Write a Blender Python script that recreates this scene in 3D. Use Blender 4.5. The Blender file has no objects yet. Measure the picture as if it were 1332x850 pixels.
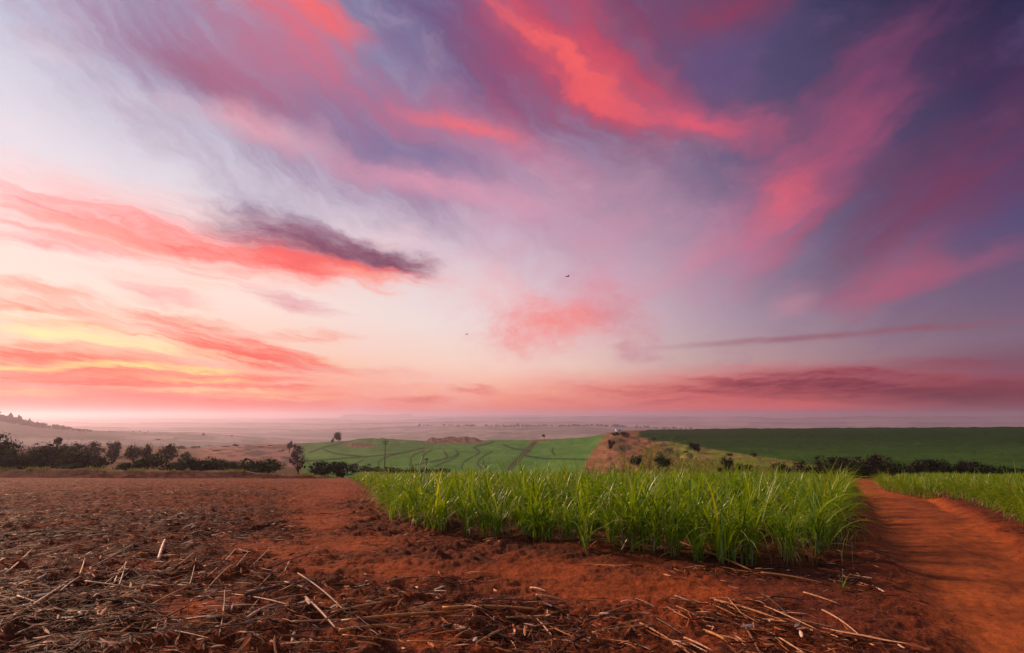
import bpy, math, random
import numpy as np
R = math.radians
rng = np.random.default_rng(11)
random.seed(5)
S = bpy.context.scene
COL = S.collection

# ------------------------------------------------------------------ camera frame
F = 740.0; W, H = 1332.0, 850.0; HORIZON = 541.0
PITCH = math.atan((HORIZON - 425) / F); CP, SP = math.cos(PITCH), math.sin(PITCH)
EYE = 1.5
def pdir(px, py):
    u = px - 666.0; v = 425.0 - py
    return np.array([u + 0 * v, F * CP - v * SP + 0 * u, F * SP + v * CP + 0 * u])
def slope_y(py):                      # dz/dY of the ray through image row py
    v = 425.0 - py
    return (F * SP + v * CP) / (F * CP - v * SP)
def azel(px, py):
    d = pdir(px, py); d = d / np.linalg.norm(d)
    return math.degrees(math.atan2(d[0], d[1])), math.degrees(math.asin(d[2]))
def project(x, y, z):                 # world -> photo px (used only to look up land-use zones / knots)
    z = z - EYE
    f = y * CP + z * SP; up = -y * SP + z * CP
    f = np.maximum(f, 1e-3)
    return 666 + F * x / f, 425 - F * up / f

cam = bpy.data.cameras.new('camera'); co = bpy.data.objects.new('camera', cam); COL.objects.link(co)
cam.sensor_width = 36; cam.lens = 36 * F / W; cam.clip_end = 80000; cam.clip_start = 0.05
co.location = (0, 0, EYE); co.rotation_euler = (R(90) + PITCH, 0, 0); S.camera = co

# ------------------------------------------------------------------ noise
def _hash(ix, iy, s):
    h = (ix.astype(np.int64) * 374761393 + iy.astype(np.int64) * 668265263 + s * 974634777) & 0xffffffff
    h = ((h ^ (h >> 13)) * 1274126177) & 0xffffffff
    h = h ^ (h >> 16)
    return (h & 0xffff) / 65535.0
def vnoise(x, y, s=0):
    ix = np.floor(x); iy = np.floor(y); fx = x - ix; fy = y - iy
    fx = fx * fx * fx * (fx * (fx * 6 - 15) + 10); fy = fy * fy * fy * (fy * (fy * 6 - 15) + 10)
    a = _hash(ix, iy, s); b = _hash(ix + 1, iy, s); c = _hash(ix, iy + 1, s); d = _hash(ix + 1, iy + 1, s)
    return (a + (b - a) * fx) * (1 - fy) + (c + (d - c) * fx) * fy
def fbm(x, y, s=0, o=4, g=.5):
    t = 0; a = 1; n = 0
    for i in range(o):
        t = t + a * vnoise(x * 2 ** i + 17.3 * i, y * 2 ** i - 9.1 * i, s + i); n += a; a *= g
    return t / n
def sst(a, b, x):
    t = np.clip((x - a) / (b - a), 0, 1); return t * t * (3 - 2 * t)
def srgb(r, g, b):
    f = lambda c: (c / 255 / 12.92) if c / 255 <= .04045 else ((c / 255 + .055) / 1.055) ** 2.4
    return (f(r), f(g), f(b), 1.0)

# ------------------------------------------------------------------ terrain
def field_z(Y):
    t = (Y - 5.2) / 1.2
    sp = 1.2 * np.where(t > 20, t, np.log1p(np.exp(np.minimum(t, 20))))
    return -0.0905 * sp
KD = [70, 76, 88, 110, 150, 220, 320, 450, 650, 1000, 1600, 2600, 4200, 6200, 10500]
KC = {
 -150: [626, 611, 613, 611, 603, 597, 590, 582, 566, 541, 552, 556, 551.5, 547.5, 544.2],
 0:   [626, 611, 613, 611, 603, 597, 590, 582, 572, 544, 553, 556, 551.5, 547.5, 544.2],
 30:  [626, 611, 613, 611, 603, 597, 590, 582, 573, 551, 556, 557, 551.5, 547.5, 544.2],
 62:  [626, 611, 613, 611, 603, 597, 590, 582, 573, 555.5, 557, 557, 551.5, 547.5, 544.2],
 115: [626, 611, 613, 610, 599, 592, 588, 582, 574, 560.5, 561, 558, 552, 547.5, 544.2],
 200: [626, 612, 613, 610, 600, 592, 588, 582, 575, 562, 564, 559, 552, 547.5, 544.2],
 260: [626, 613, 614, 612, 606, 598, 590, 584, 577, 563, 565, 559, 552, 547.5, 544.2],
 320: [626, 615, 616, 615, 610, 600, 584, 579, 576, 570, 567, 560, 552, 547.5, 544.2],
 390: [626, 619, 618, 618, 616, 609, 592, 577, 582, 578, 570, 560, 552, 547.5, 544.2],
 440: [626, 623, 624, 623, 618, 610, 590, 573.5, 588, 580, 571, 560, 552, 547.5, 544.2],
 500: [626, 625, 628, 628, 624, 612, 588, 571, 586, 577, 568, 560, 552, 547.5, 544.2],
 560: [626, 626, 630, 630, 624, 612, 587, 573.5, 588, 574, 562, 559, 552, 547.5, 544.2],
 620: [626, 627, 630, 630, 624, 613, 588, 572.5, 585, 570, 556.5, 559, 552, 547.5, 544.2],
 700: [626, 627, 630, 628, 622, 612, 588, 572, 584, 570, 556, 559, 552, 547.5, 544.2],
 770: [626, 627, 629, 622, 612, 597, 579, 568, 580, 570, 556.5, 559, 552, 547.5, 544.2],
 805: [626, 627, 627, 616, 602, 584, 566, 560.5, 575, 571, 560, 559, 552, 547.5, 544.2],
 850: [626, 627, 626, 614, 601, 583, 566, 559, 572, 575, 565, 560, 552, 547.5, 544.2],
 950: [626, 627, 625, 613, 601, 582, 565, 557.5, 570, 575, 565, 560, 552, 547.5, 544.2],
 1110:[627, 628, 627, 616, 602, 582, 564, 556.5, 570, 575, 565, 560, 552, 547.5, 544.2],
 1332:[627, 628, 627, 615, 602, 582, 563, 555.3, 568, 575, 565, 560, 552, 547.5, 544.2],
 1500:[627, 628, 627, 615, 602, 582, 563, 555.3, 568, 575, 565, 560, 552, 547.5, 544.2]}
_cx = np.array(sorted(KC)); _ld = np.log(np.array(KD, float))
_T = np.array([KC[c] for c in _cx])
_gc = np.linspace(-150, 1500, 331); _gd = np.linspace(_ld[0], _ld[-1], 500)
_tmp = np.array([np.interp(_gd, _ld, row) for row in _T])
_G = np.array([np.interp(_gc, _cx, _tmp[:, j]) for j in range(len(_gd))]).T
_Zg = EYE + np.exp(_gd)[None, :] * slope_y(_G)
def _smooth(a, k, ax):
    ker = np.exp(-np.linspace(-2, 2, 2 * k + 1) ** 2); ker /= ker.sum()
    pad = [(0, 0), (0, 0)]; pad[ax] = (k, k)
    b = np.pad(a, pad, mode='edge')
    return np.apply_along_axis(lambda v: np.convolve(v, ker, 'valid'), ax, b)
_rel = _smooth(_smooth(_G, 4, 0), 3, 1)
def far_z(x, Y):
    Yc = np.clip(Y, 70, 10500); u = x / np.maximum(Y, 1.0)
    px = np.clip(666 + 754 * u, -150, 1500)
    i = (px + 150) / 5.0; j = (np.log(Yc) - _gd[0]) / (_gd[1] - _gd[0])
    i0 = np.clip(np.floor(i).astype(int), 0, 329); j0 = np.clip(np.floor(j).astype(int), 0, 498)
    fi = i - i0; fj = j - j0
    a = _rel[i0, j0] * (1 - fi) * (1 - fj) + _rel[i0 + 1, j0] * fi * (1 - fj) + _rel[i0, j0 + 1] * (1 - fi) * fj + _rel[i0 + 1, j0 + 1] * fi * fj
    return EYE + Yc * slope_y(a)
def bump_px(px, x0, x1, soft):
    return sst(x0 - soft, x0 + soft, px) * (1 - sst(x1 - soft, x1 + soft, px))
def base_z(x, Y):
    """macro terrain without clods; Y is forward distance"""
    x = np.asarray(x, float); Y = np.asarray(Y, float)
    f = field_z(Y) + .10 * (vnoise(x * .12, Y * .12, 3) - .5) * sst(8, 14, Y)
    far = far_z(x, Y)
    px = 666 + 754 * x / np.maximum(Y, 1)
    # ridges in the valley
    w = lambda c, s: np.exp(-((np.log(np.maximum(Y, 1)) - math.log(c)) / s) ** 2)
    n = fbm(px / 45.0, Y * 0 + 3.3, 41, 4)
    far = far + w(2600, .10) * 2600 / 740 * (2.4 * n + 3.0 * bump_px(px, 480, 850, 70) + 1.2 * bump_px(px, 0, 330, 50))
    n = fbm(px / 70.0, Y * 0 + 7.3, 43, 4)
    far = far + w(4000, .09) * 4000 / 740 * (4.2 * n + 1.2 * bump_px(px, 520, 1400, 90))
    n = fbm(px / 60.0, Y * 0 + 9.3, 47, 4)
    far = far + w(5900, .08) * 5900 / 740 * (4.4 * n + 3.0 * bump_px(px, 560, 1400, 60))
    n = fbm(px / 35.0, Y * 0 + 1.3, 53, 4)
    far = far + w(8700, .08) * 8700 / 740 * (2.4 * n + 4.4 * bump_px(px, 443, 535, 5) + 3.2 * bump_px(px, 535, 900, 40) + 1.5 * bump_px(px, 1170, 1225, 30) + 1.2 * bump_px(px, -50, 300, 80))
    # outcrops on the middle hill
    n = fbm(px / 7.0, Y / 14.0, 61, 4)
    far = far + bump_px(px, 558, 622, 6) * np.exp(-((Y - 450) / 28) ** 2) * (450 / 740 * (1.5 + 4.5 * n))
    far = far + bump_px(px, 458, 515, 8) * np.exp(-((Y - 425) / 40) ** 2) * (450 / 740 * (0.2 + 3.0 * n))
    far = far + bump_px(px, 785, 900, 12) * bump_px(Y, 95, 330, 25) * (fbm(px / 16, Y / 18., 67, 4) - .45) * 3.0
    far = far + (fbm(px / 9, np.log(np.maximum(Y, 1)) * 30, 71, 3) - .5) * Y * .0022 * (1 - sst(900, 2500, Y)) * sst(80, 120, Y)
    k = sst(68.5, 73.5, Y + 1.2 * (vnoise(x * .3, Y * .05, 5) - .5))
    far = far + (fbm(x * .35, Y * .9, 171, 4) - .5) * .9 * (1 - sst(78, 90, Y))
    return f * (1 - k) + far * k
def ray_ground(px, py, y0=2.0, y1=900):
    """world point where the photo ray meets the macro terrain"""
    Y = np.exp(np.linspace(math.log(y0), math.log(y1), 5000)); d = pdir(px, py)
    x = Y * d[0] / d[1]; zr = EYE + Y * d[2] / d[1]; z = base_z(x, Y)
    k = np.argmax(zr <= z)
    if not (zr <= z).any(): k = len(Y) - 1
    return np.array([x[k], Y[k], z[k]])
def at_dist(px, Y):
    """ground point at forward distance Y under photo column px"""
    x = np.float64(px - 666) / 754 * Y
    return np.array([x, Y, float(base_z(x, Y))])
def poly_world(pts): return np.array([ray_ground(*p)[:2] for p in pts])
def sdf(x, y, P):
    """signed distance to polygon, negative inside"""
    d = np.full(x.shape, 1e9); inside = np.zeros(x.shape, bool); n = len(P)
    for i in range(n):
        a = P[i]; b = P[(i + 1) % n]; e = b - a
        wx = x - a[0]; wy = y - a[1]
        t = np.clip((wx * e[0] + wy * e[1]) / (e @ e + 1e-9), 0, 1)
        d = np.minimum(d, (wx - e[0] * t) ** 2 + (wy - e[1] * t) ** 2)
        if abs(e[1]) > 1e-9:
            c = ((a[1] > y) != (b[1] > y)) & (x < e[0] * (y - a[1]) / e[1] + a[0]); inside ^= c
    return np.sqrt(d) * np.where(inside, -1, 1)

CANE = poly_world([(452, 626.5), (462, 631), (478, 641), (497, 654), (508, 668), (523, 682), (566, 698), (644, 705), (715, 712), (777, 722), (840, 729), (905, 733), (975, 738), (1028, 737), (1056, 722), (1072, 700), (1083, 676), (1094, 655), (1099, 641), (1096, 631)])
CANE = np.vstack([CANE, [[32.0, 61.0], [-15.5, 61.0]]])
CANE2 = poly_world([(1148, 630.5), (1152, 638), (1192, 645), (1240, 650), (1278, 659), (1312, 672), (1345, 690), (1450, 730)])
CANE2 = np.vstack([CANE2, [[60, 18.0], [90, 40.0], [82.0, 63.0], [41.0, 63.0]]])
ROAD = poly_world([(1106, 628.5), (1112, 636), (1124, 652), (1142, 682), (1160, 715), (1184, 760), (1206, 800), (1235, 855)])
_r2 = poly_world([(1600, 855), (1450, 790), (1372, 742), (1312, 700), (1262, 668), (1222, 648), (1188, 638), (1150, 628.5)])
ROAD = np.vstack([ROAD, [[2.6, 3.0], [3.2, -6], [9.5, -6], [9.0, 3.0]], _r2, [[42, 72], [36.5, 72]]])
ROADC = np.array([(ROAD[i] + ROAD[-3 - i]) / 2 for i in range(8)])

def make_detail(x, y, road, bare):
    """clods, furrow marks and ruts"""
    r = np.hypot(x, y)
    rough = (1 - road) * (1 - .72 * bare)
    left = 1 - sst(-1.5, 2.5, x + .15 * (y - 6))
    d = .085 * (fbm(x * .9, y * 1.3, 7, 3) - .5) * (1 - .85 * road)
    c = fbm(x * 4.2, y * 5.2, 17, 4, .62)
    d = d + rough * .15 * (.5 + 1.0 * left) * np.maximum(c - .42, -.14)
    rd = 1 - np.abs(2 * fbm(x * 2.1, y * 3.6, 23, 3) - 1)
    d = d + rough * .05 * (rd - .6) * (.4 + left)
    d = d + .034 * (fbm(x * 12, y * 12, 29, 4, .62) - .5) * (1 - .7 * road) * (1 - sst(14, 30, r))
    return d * (1 - .5 * sst(30, 70, r))
def near_masks(x, y):
    near = (y > -8) & (y < 80)
    road = np.zeros(x.shape); bare = np.zeros(x.shape); c1 = np.full(x.shape, 9.0); dr = np.full(x.shape, 9.0)
    xn, yn = x[near], y[near]
    s = sdf(xn, yn, ROAD) + .38 * (fbm(xn * .8, yn * .8, 77, 4) - .5)
    road[near] = 1 - sst(-.30, .22, s); dr[near] = s
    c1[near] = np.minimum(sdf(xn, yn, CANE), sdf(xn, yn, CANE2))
    px, py = project(xn, yn, field_z(yn))
    b = np.zeros(xn.shape)
    for (cx, cy, sx, sy, w) in [(418, 680, 42, 22, .8), (428, 640, 30, 12, .85), (436, 624, 20, 6, .8), (372, 722, 62, 20, .7), (300, 775, 50, 20, .6), (455, 708, 70, 12, .95), (530, 745, 75, 16, .7), (690, 745, 120, 16, .95), (800, 768, 130, 16, .9), (950, 770, 150, 16, .8),
                                (250, 800, 45, 30, .8), (545, 838, 40, 14, .9), (330, 715, 60, 14, .75), (400, 650, 35, 22, .55), (410, 740, 60, 12, .5), (860, 815, 40, 20, .5), (430, 780, 30, 10, .5), (1060, 790, 60, 30, .6), (1120, 700, 30, 40, .7), (1280, 700, 50, 20, .6)]:
        b = np.maximum(b, w * np.exp(-(((px - cx) / sx) ** 2 + ((py - cy) / sy) ** 2)))
    b = np.clip(b * 1.5 + .7 * (fbm(xn * 1.2, yn * 1.8, 91, 4) - .55), 0, 1)
    bare[near] = b
    return road, bare, c1, dr
def road_uv(x, y):
    """signed distance across and distance along the road centre line"""
    best = np.full(x.shape, 1e9); lat = np.full(x.shape, 9.0); alo = np.zeros(x.shape); s0 = 0
    for i in range(7, 0, -1):
        a = ROADC[i]; b = ROADC[i - 1]; e = b - a; L = np.hypot(*e)
        tr = ((x - a[0]) * e[0] + (y - a[1]) * e[1]) / (L * L); t = np.clip(tr, 0, 1)
        if i == 7: t = np.minimum(tr, 1)
        if i == 1: t = np.maximum(t, np.minimum(tr, 9))
        dx = x - a[0] - e[0] * t; dy = y - a[1] - e[1] * t; d = np.hypot(dx, dy); m = d < best
        best = np.where(m, d, best); lat = np.where(m, (dx * e[1] - dy * e[0]) / L, lat); alo = np.where(m, s0 + L * t, alo); s0 += L
    return lat, alo
def surf_z(x, y):
    x = np.asarray(x, float); y = np.asarray(y, float)
    road, bare, c1, dr = near_masks(x, y)
    z = base_z(x, y) + make_detail(x, y, road, bare) * (1 - sst(66, 70, y))
    # cane stands on a slightly raised bed, the road is cut in
    z = z + .10 * (1 - sst(-.5, .35, c1)) - .10 * road * (1 - sst(60, 70, y))
    # wheel ruts
    if np.any(road > 0):
        lat, alo = road_uv(x, y); al = np.abs(lat + .15 * (vnoise(alo * .3, alo * 0, 2) - .5))
        z = z - road * .055 * np.exp(-((al - .95) / .26) ** 2) + road * .03 * np.exp(-(lat / .45) ** 2)
        z = z + road * (.016 * (fbm(lat * 2.2, alo * .5, 31, 4) - .5) + .014 * (fbm(lat * 9, alo * 4, 37, 4) - .5))
    return z

# ------------------------------------------------------------------ mesh helpers
def mesh_np(name, V, Fq, mat=None, parent=None, attrs=None, smooth=True, link=True):
    me = bpy.data.meshes.new(name); V = np.asarray(V, np.float32); Fq = np.asarray(Fq, np.int32)
    k = Fq.shape[1]
    me.vertices.add(len(V)); me.vertices.foreach_set('co', V.ravel())
    me.loops.add(Fq.size); me.loops.foreach_set('vertex_index', Fq.ravel())
    me.polygons.add(len(Fq)); me.polygons.foreach_set('loop_start', np.arange(0, Fq.size, k, dtype=np.int32))
    me.polygons.foreach_set('loop_total', np.full(len(Fq), k, np.int32))
    me.polygons.foreach_set('use_smooth', np.full(len(Fq), smooth, bool))
    for an, av in (attrs or {}).items():
        av = np.asarray(av, np.float32)
        if av.ndim == 1:
            a = me.attributes.new(an, 'FLOAT', 'POINT'); a.data.foreach_set('value', av)
        else:
            a = me.attributes.new(an, 'FLOAT_COLOR', 'POINT')
            a.data.foreach_set('color', np.hstack([av, np.ones((len(av), 1), np.float32)]).ravel())
    me.update(calc_edges=True)
    if mat: me.materials.append(mat)
    o = bpy.data.objects.new(name, me)
    if link: COL.objects.link(o)
    if parent: o.parent = parent
    return o
def tag(o, label=None, cat=None, group=None, kind=None):
    if label: o['label'] = label
    if cat: o['category'] = cat
    if group: o['group'] = group
    if kind: o['kind'] = kind
    return o
def empty(name, loc, rz=0):
    o = bpy.data.objects.new(name, None); COL.objects.link(o); o.location = loc; o.rotation_euler = (0, 0, rz)
    o.empty_display_size = .1
    return o
class Acc:
    def __init__(s): s.V = []; s.F = []; s.A = []; s.n = 0
    def add(s, V, Fc, a=0.5):
        V = np.asarray(V, float).reshape(-1, 3); Fc = np.asarray(Fc, int)
        s.V.append(V); s.F.append(Fc + s.n); s.A.append(np.full(len(V), a) if np.isscalar(a) else a); s.n += len(V)
    def tube(s, pts, rad, k=7, a=.5):
        pts = np.asarray(pts, float); rad = np.broadcast_to(rad, len(pts)); V = []
        for i, p in enumerate(pts):
            t = pts[min(i + 1, len(pts) - 1)] - pts[max(i - 1, 0)]; t = t / (np.linalg.norm(t) + 1e-9)
            u = np.cross(t, [0, 0, 1.0] if abs(t[2]) < .9 else [1.0, 0, 0]); u /= np.linalg.norm(u); v = np.cross(t, u)
            for j in range(k):
                an = 2 * math.pi * j / k; V.append(p + rad[i] * (u * math.cos(an) + v * math.sin(an)))
        Fc = []
        for i in range(len(pts) - 1):
            for j in range(k):
                Fc.append([i * k + j, i * k + (j + 1) % k, (i + 1) * k + (j + 1) % k, (i + 1) * k + j])
        V.append(pts[0]); V.append(pts[-1]); n0 = len(pts) * k; m = (len(pts) - 1) * k
        for j in range(0, k): Fc.append([n0, (j + 1) % k, j, n0]); Fc.append([n0 + 1, m + j, m + (j + 1) % k, n0 + 1])
        s.add(V, Fc, a)
    def box(s, c, d, a=.5, rz=0):
        x, y, z = d; V = np.array([[i * x / 2, j * y / 2, k * z / 2] for k in (-1, 1) for j in (-1, 1) for i in (-1, 1)])
        cs, sn = math.cos(rz), math.sin(rz); V = V @ np.array([[cs, sn, 0], [-sn, cs, 0], [0, 0, 1]]) + np.array(c)
        s.add(V, [[0, 2, 3, 1], [4, 5, 7, 6], [0, 1, 5, 4], [2, 6, 7, 3], [0, 4, 6, 2], [1, 3, 7, 5]], a)
    def build(s, name, mat, parent=None, smooth=True, link=True):
        V = np.vstack(s.V); Fq = np.vstack(s.F)
        tri = Fq[:, 0] == Fq[:, 3]
        me = bpy.data.meshes.new(name)
        faces = [tuple(f[:3]) if t else tuple(f) for f, t in zip(Fq.tolist(), tri)]
        me.from_pydata(V.tolist(), [], faces)
        at = me.attributes.new('rnd', 'FLOAT', 'POINT'); at.data.foreach_set('value', np.concatenate(s.A).astype(np.float32))
        me.polygons.foreach_set('use_smooth', np.full(len(faces), smooth, bool))
        me.materials.append(mat); me.update()
        o = bpy.data.objects.new(name, me)
        if link: COL.objects.link(o)
        if parent: o.parent = parent
        return o

# ------------------------------------------------------------------ node helpers
class NT:
    def __init__(s, tree): s.t = tree; s.n = tree.nodes; s.l = tree.links
    def new(s, ty, **kw):
        n = s.n.new(ty)
        for k, v in kw.items(): setattr(n, k, v)
        return n
    def put(s, sock, v):
        if isinstance(v, bpy.types.NodeSocket): s.l.new(v, sock)
        elif v is not None:
            if sock.type == 'RGBA' and len(v) == 3: v = (*v, 1)
            sock.default_value = v
    def m(s, op, a, b=None, c=None, clamp=False):
        n = s.new('ShaderNodeMath', operation=op, use_clamp=clamp); s.put(n.inputs[0], a)
        if b is not None: s.put(n.inputs[1], b)
        if c is not None: s.put(n.inputs[2], c)
        return n.outputs[0]
    def vm(s, op, a, b=None, sc=None):
        n = s.new('ShaderNodeVectorMath', operation=op); s.put(n.inputs[0], a)
        if b is not None: s.put(n.inputs[1], b)
        if sc is not None: s.put(n.inputs['Scale'], sc)
        return n.outputs['Value'] if op in ('LENGTH', 'DOT_PRODUCT') else n.outputs[0]
    def mix(s, f, a, b, bt='MIX'):
        n = s.new('ShaderNodeMix', data_type='RGBA', blend_type=bt); s.put(n.inputs[0], f); s.put(n.inputs[6], a); s.put(n.inputs[7], b)
        return n.outputs[2]
    def mr(s, v, a, b, c=0.0, d=1.0, smooth=True):
        n = s.new('ShaderNodeMapRange', interpolation_type='SMOOTHSTEP' if smooth else 'LINEAR')
        for i, q in enumerate((v, a, b, c, d)): s.put(n.inputs[i], q)
        return n.outputs[0]
    def noise(s, vec, scale, detail=4, rough=.55, dist=0, out='Fac'):
        n = s.new('ShaderNodeTexNoise'); s.put(n.inputs['Vector'], vec); n.inputs['Scale'].default_value = scale
        n.inputs['Detail'].default_value = detail; n.inputs['Roughness'].default_value = rough; n.inputs['Distortion'].default_value = dist
        return n.outputs[out]
    def mapping(s, vec, loc=(0, 0, 0), rot=(0, 0, 0), sc=(1, 1, 1), ty='POINT'):
        n = s.new('ShaderNodeMapping', vector_type=ty); s.put(n.inputs[0], vec); n.inputs[1].default_value = loc
        n.inputs[2].default_value = rot; n.inputs[3].default_value = sc
        return n.outputs[0]
    def ramp(s, f, stops, interp='LINEAR'):
        n = s.new('ShaderNodeValToRGB'); cr = n.color_ramp; cr.interpolation = interp; s.put(n.inputs[0], f)
        while len(cr.elements) < len(stops): cr.elements.new(.5)
        for e, (p, c) in zip(cr.elements, stops): e.position = p; e.color = c if len(c) == 4 else (*c, 1)
        return n.outputs[0]
    def attr(s, name, out='Fac'):
        n = s.new('ShaderNodeAttribute', attribute_name=name); return n.outputs[out]
    def sep(s, v):
        n = s.new('ShaderNodeSeparateXYZ'); s.put(n.inputs[0], v); return n.outputs
    def comb(s, x, y, z=0.0):
        n = s.new('ShaderNodeCombineXYZ'); s.put(n.inputs[0], x); s.put(n.inputs[1], y); s.put(n.inputs[2], z); return n.outputs[0]

# ------------------------------------------------------------------ sky
SUN_AZ, SUN_EL = -50.0, 27.0
def build_sky():
    w = bpy.data.worlds.new('World'); S.world = w; w.use_nodes = True
    t = NT(w.node_tree); t.n.clear()
    out = t.new('ShaderNodeOutputWorld'); bg = t.new('ShaderNodeBackground')
    t.l.new(bg.outputs[0], out.inputs[0])
    d = t.new('ShaderNodeTexCoord').outputs['Generated']
    X, Y, Z = t.sep(d)[:3]
    az = t.m('MULTIPLY', t.m('ARCTAN2', X, Y), 57.29578)
    el = t.m('MULTIPLY', t.m('ARCSINE', Z), 57.29578)
    # cloud-plane coordinates: noise converges towards the horizon as real cloud does
    zz = t.m('ADD', t.m('MAXIMUM', Z, 0.0), .07)
    P = t.comb(t.m('DIVIDE', X, zz), t.m('DIVIDE', Y, zz))
    q0 = t.comb(az, el)
    wa = t.vm('SUBTRACT', t.noise(t.mapping(q0, sc=(.06, .10, 1)), 1.0, 5, .6, out='Color'), (.5, .5, .5))
    wb = t.vm('SUBTRACT', t.noise(t.mapping(P, sc=(1.1, .55, 1)), 1.6, 6, .62, out='Color'), (.5, .5, .5))
    hs = t.mr(el, 0.0, 22.0, .25, 1.0, False)
    q = t.vm('ADD', q0, t.vm('SCALE', t.vm('MULTIPLY', wa, (11, 7, 0)), sc=hs))
    q = t.vm('ADD', q, t.vm('SCALE', t.vm('MULTIPLY', wb, (6, 4.5, 0)), sc=hs))
    # streak noises, one per wind-drawn direction
    nz = {}
    for k, ang, su, sv in (('L', -13, .045, .65), ('T', -33, .06, .22), ('R', 32, .05, .20), ('H', 3, .035, 1.1), ('I', 0, .16, .24), ('S', -5, .05, .85), ('D', -9, .09, .45)):
        mp = t.mapping(q, rot=(0, 0, R(ang)), sc=(1, 1, 1), ty='TEXTURE')
        nz[k] = t.noise(t.mapping(mp, sc=(su, sv, 1)), 1.0, 7, .66)
    nf = t.noise(t.mapping(P, sc=(2.6, .8, 1)), 1.5, 8, .66)
    inner = {k: t.mr(t.m('MULTIPLY_ADD', nf, .55, t.m('MULTIPLY', v, .45)), .36, .60, .42, 1.12, False) for k, v in nz.items()}
    for k, ang, su, sv in (('L', -11, .10, 2.3), ('H', 2, .08, 2.8), ('R', 32, .10, .55), ('T', -35, .10, .55)):
        mp = t.mapping(q, rot=(0, 0, R(ang)), ty='TEXTURE')
        hn = t.noise(t.mapping(mp, sc=(su, sv, 1)), 1.0, 5, .62)
        inner[k] = t.mr(t.m('MULTIPLY_ADD', nf, .3, t.m('MULTIPLY', hn, .7)), .40 if k in 'LH' else .33, .58, .42 if k in 'LH' else .55, 1.15, False)
    qc = t.vm('ADD', t.vm('SCALE', q, sc=.22), t.vm('SCALE', q0, sc=.78))
    # base gradient
    def column(*st):
        return t.ramp(t.m('DIVIDE', el, 45.0, clamp=True), [(e / 45.0, srgb(*c)) for e, c in st])
    cL = column((0, (232, 124, 124)), (1.2, (246, 120, 106)), (3, (255, 165, 140)), (6, (255, 205, 180)), (10, (255, 226, 212)), (15, (252, 222, 218)), (20, (222, 216, 226)), (26, (196, 202, 220)), (33, (156, 174, 204)), (44, (116, 136, 178)))
    cC = column((0, (226, 124, 126)), (.7, (252, 128, 110)), (2.2, (255, 176, 150)), (5, (250, 214, 198)), (9, (238, 222, 220)), (15, (222, 206, 216)), (21, (202, 178, 200)), (28, (160, 142, 182)), (35, (124, 116, 162)), (44, (100, 98, 146)))
    cR = column((0, (170, 84, 96)), (.8, (208, 82, 84)), (2.4, (200, 100, 100)), (5, (182, 146, 150)), (9, (162, 142, 160)), (15, (122, 122, 152)), (21, (94, 94, 132)), (28, (74, 78, 116)), (35, (60, 68, 106)), (44, (46, 54, 90)))
    cF = column((0, (104, 50, 74)), (.8, (122, 50, 66)), (2.4, (122, 66, 82)), (6, (130, 104, 124)), (10, (104, 88, 120)), (15, (84, 78, 122)), (21, (58, 58, 96)), (28, (44, 44, 80)), (35, (30, 30, 60)), (44, (22, 22, 50)))
    c = t.mix(t.mr(az, -32, 1), cL, cC)
    c = t.mix(t.mr(az, -2, 27), c, cR)
    c = t.mix(t.mr(az, 22, 44), c, cF)
    # pale cirrus veil
    veil = t.mr(nz['I'], .45, .75, 0, .28)
    c = t.mix(veil, c, t.mix(t.mr(az, -10, 30), srgb(246, 214, 220), srgb(128, 92, 140)))
    cnt = 0
    def stroke(x0, y0, x1, y1, wpx, col, alpha=.8, field='I', k=.9, soft=.7, calm=0):
        nonlocal c, q, cnt
        cnt += 1
        if cnt % 8 == 0: q = t.vm('ADD', q, t.vm('SCALE', c, sc=1e-6))   # keeps the shader's working set small
        a0 = azel(x0, y0); a1 = azel(x1, y1); mx, my = (x0 + x1) / 2, (y0 + y1) / 2
        dx, dy = a1[0] - a0[0], a1[1] - a0[1]; L = math.hypot(dx, dy)
        ll = math.hypot(x1 - x0, y1 - y0) or 1; nx, ny = -(y1 - y0) / ll * wpx, (x1 - x0) / ll * wpx
        b0 = azel(mx + nx, my + ny); b1 = azel(mx - nx, my - ny)
        bw = abs((b1[0] - b0[0]) * (-dy / L) + (b1[1] - b0[1]) * (dx / L)) / 2
        cm = ((a0[0] + a1[0]) / 2, (a0[1] + a1[1]) / 2, 0)
        v = t.mapping(qc if calm else q, loc=cm, rot=(0, 0, math.atan2(dy, dx)), sc=(L * .66, bw * 1.75, 1), ty='TEXTURE')
        fall = t.m('SUBTRACT', 1.0, t.vm('LENGTH', v))
        e = t.m('MULTIPLY_ADD', t.m('SUBTRACT', nz[field], .5), k * 2, fall)
        f = t.m('MULTIPLY', t.mr(e, -.06, soft * 1.15, 0.0, alpha), inner[field], clamp=True)
        c = t.mix(f, c, srgb(*col))
    s = stroke
    # ---- broad washes
    s(-40, -60, 740, 250, 92, (152, 128, 166), .85, 'T', .45, 1.0)
    s(380, -80, 1080, 150, 190, (128, 84, 116), .85, 'T', .3, 1.1)
    s(520, 210, 1040, 290, 110, (180, 132, 158), .75, 'I', .35, 1.2)
    s(620, 330, 1000, 330, 90, (206, 152, 176), .6, 'I', .35, 1.3)
    s(960, 180, 1400, 230, 170, (92, 64, 92), .6, 'R', .45, 1.3)
    s(960, 350, 1400, 400, 80, (124, 98, 122), .6, 'R', .5, 1.3)
    # ---- upper left mauve bank with pink fringes
    s(10, -30, 280, 100, 40, (156, 134, 168), .7, 'T', .7, .9)
    s(90, -40, 500, 160, 90, (142, 108, 146), .85, 'T', .55, .9)
    s(300, 40, 680, 235, 85, (138, 112, 152), .85, 'T', .6, .9)
    s(200, 122, 470, 205, 20, (236, 176, 188), .7, 'T', .6, .9)
    s(400, 195, 710, 275, 18, (228, 156, 178), .75, 'T', .5, .9)
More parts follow.
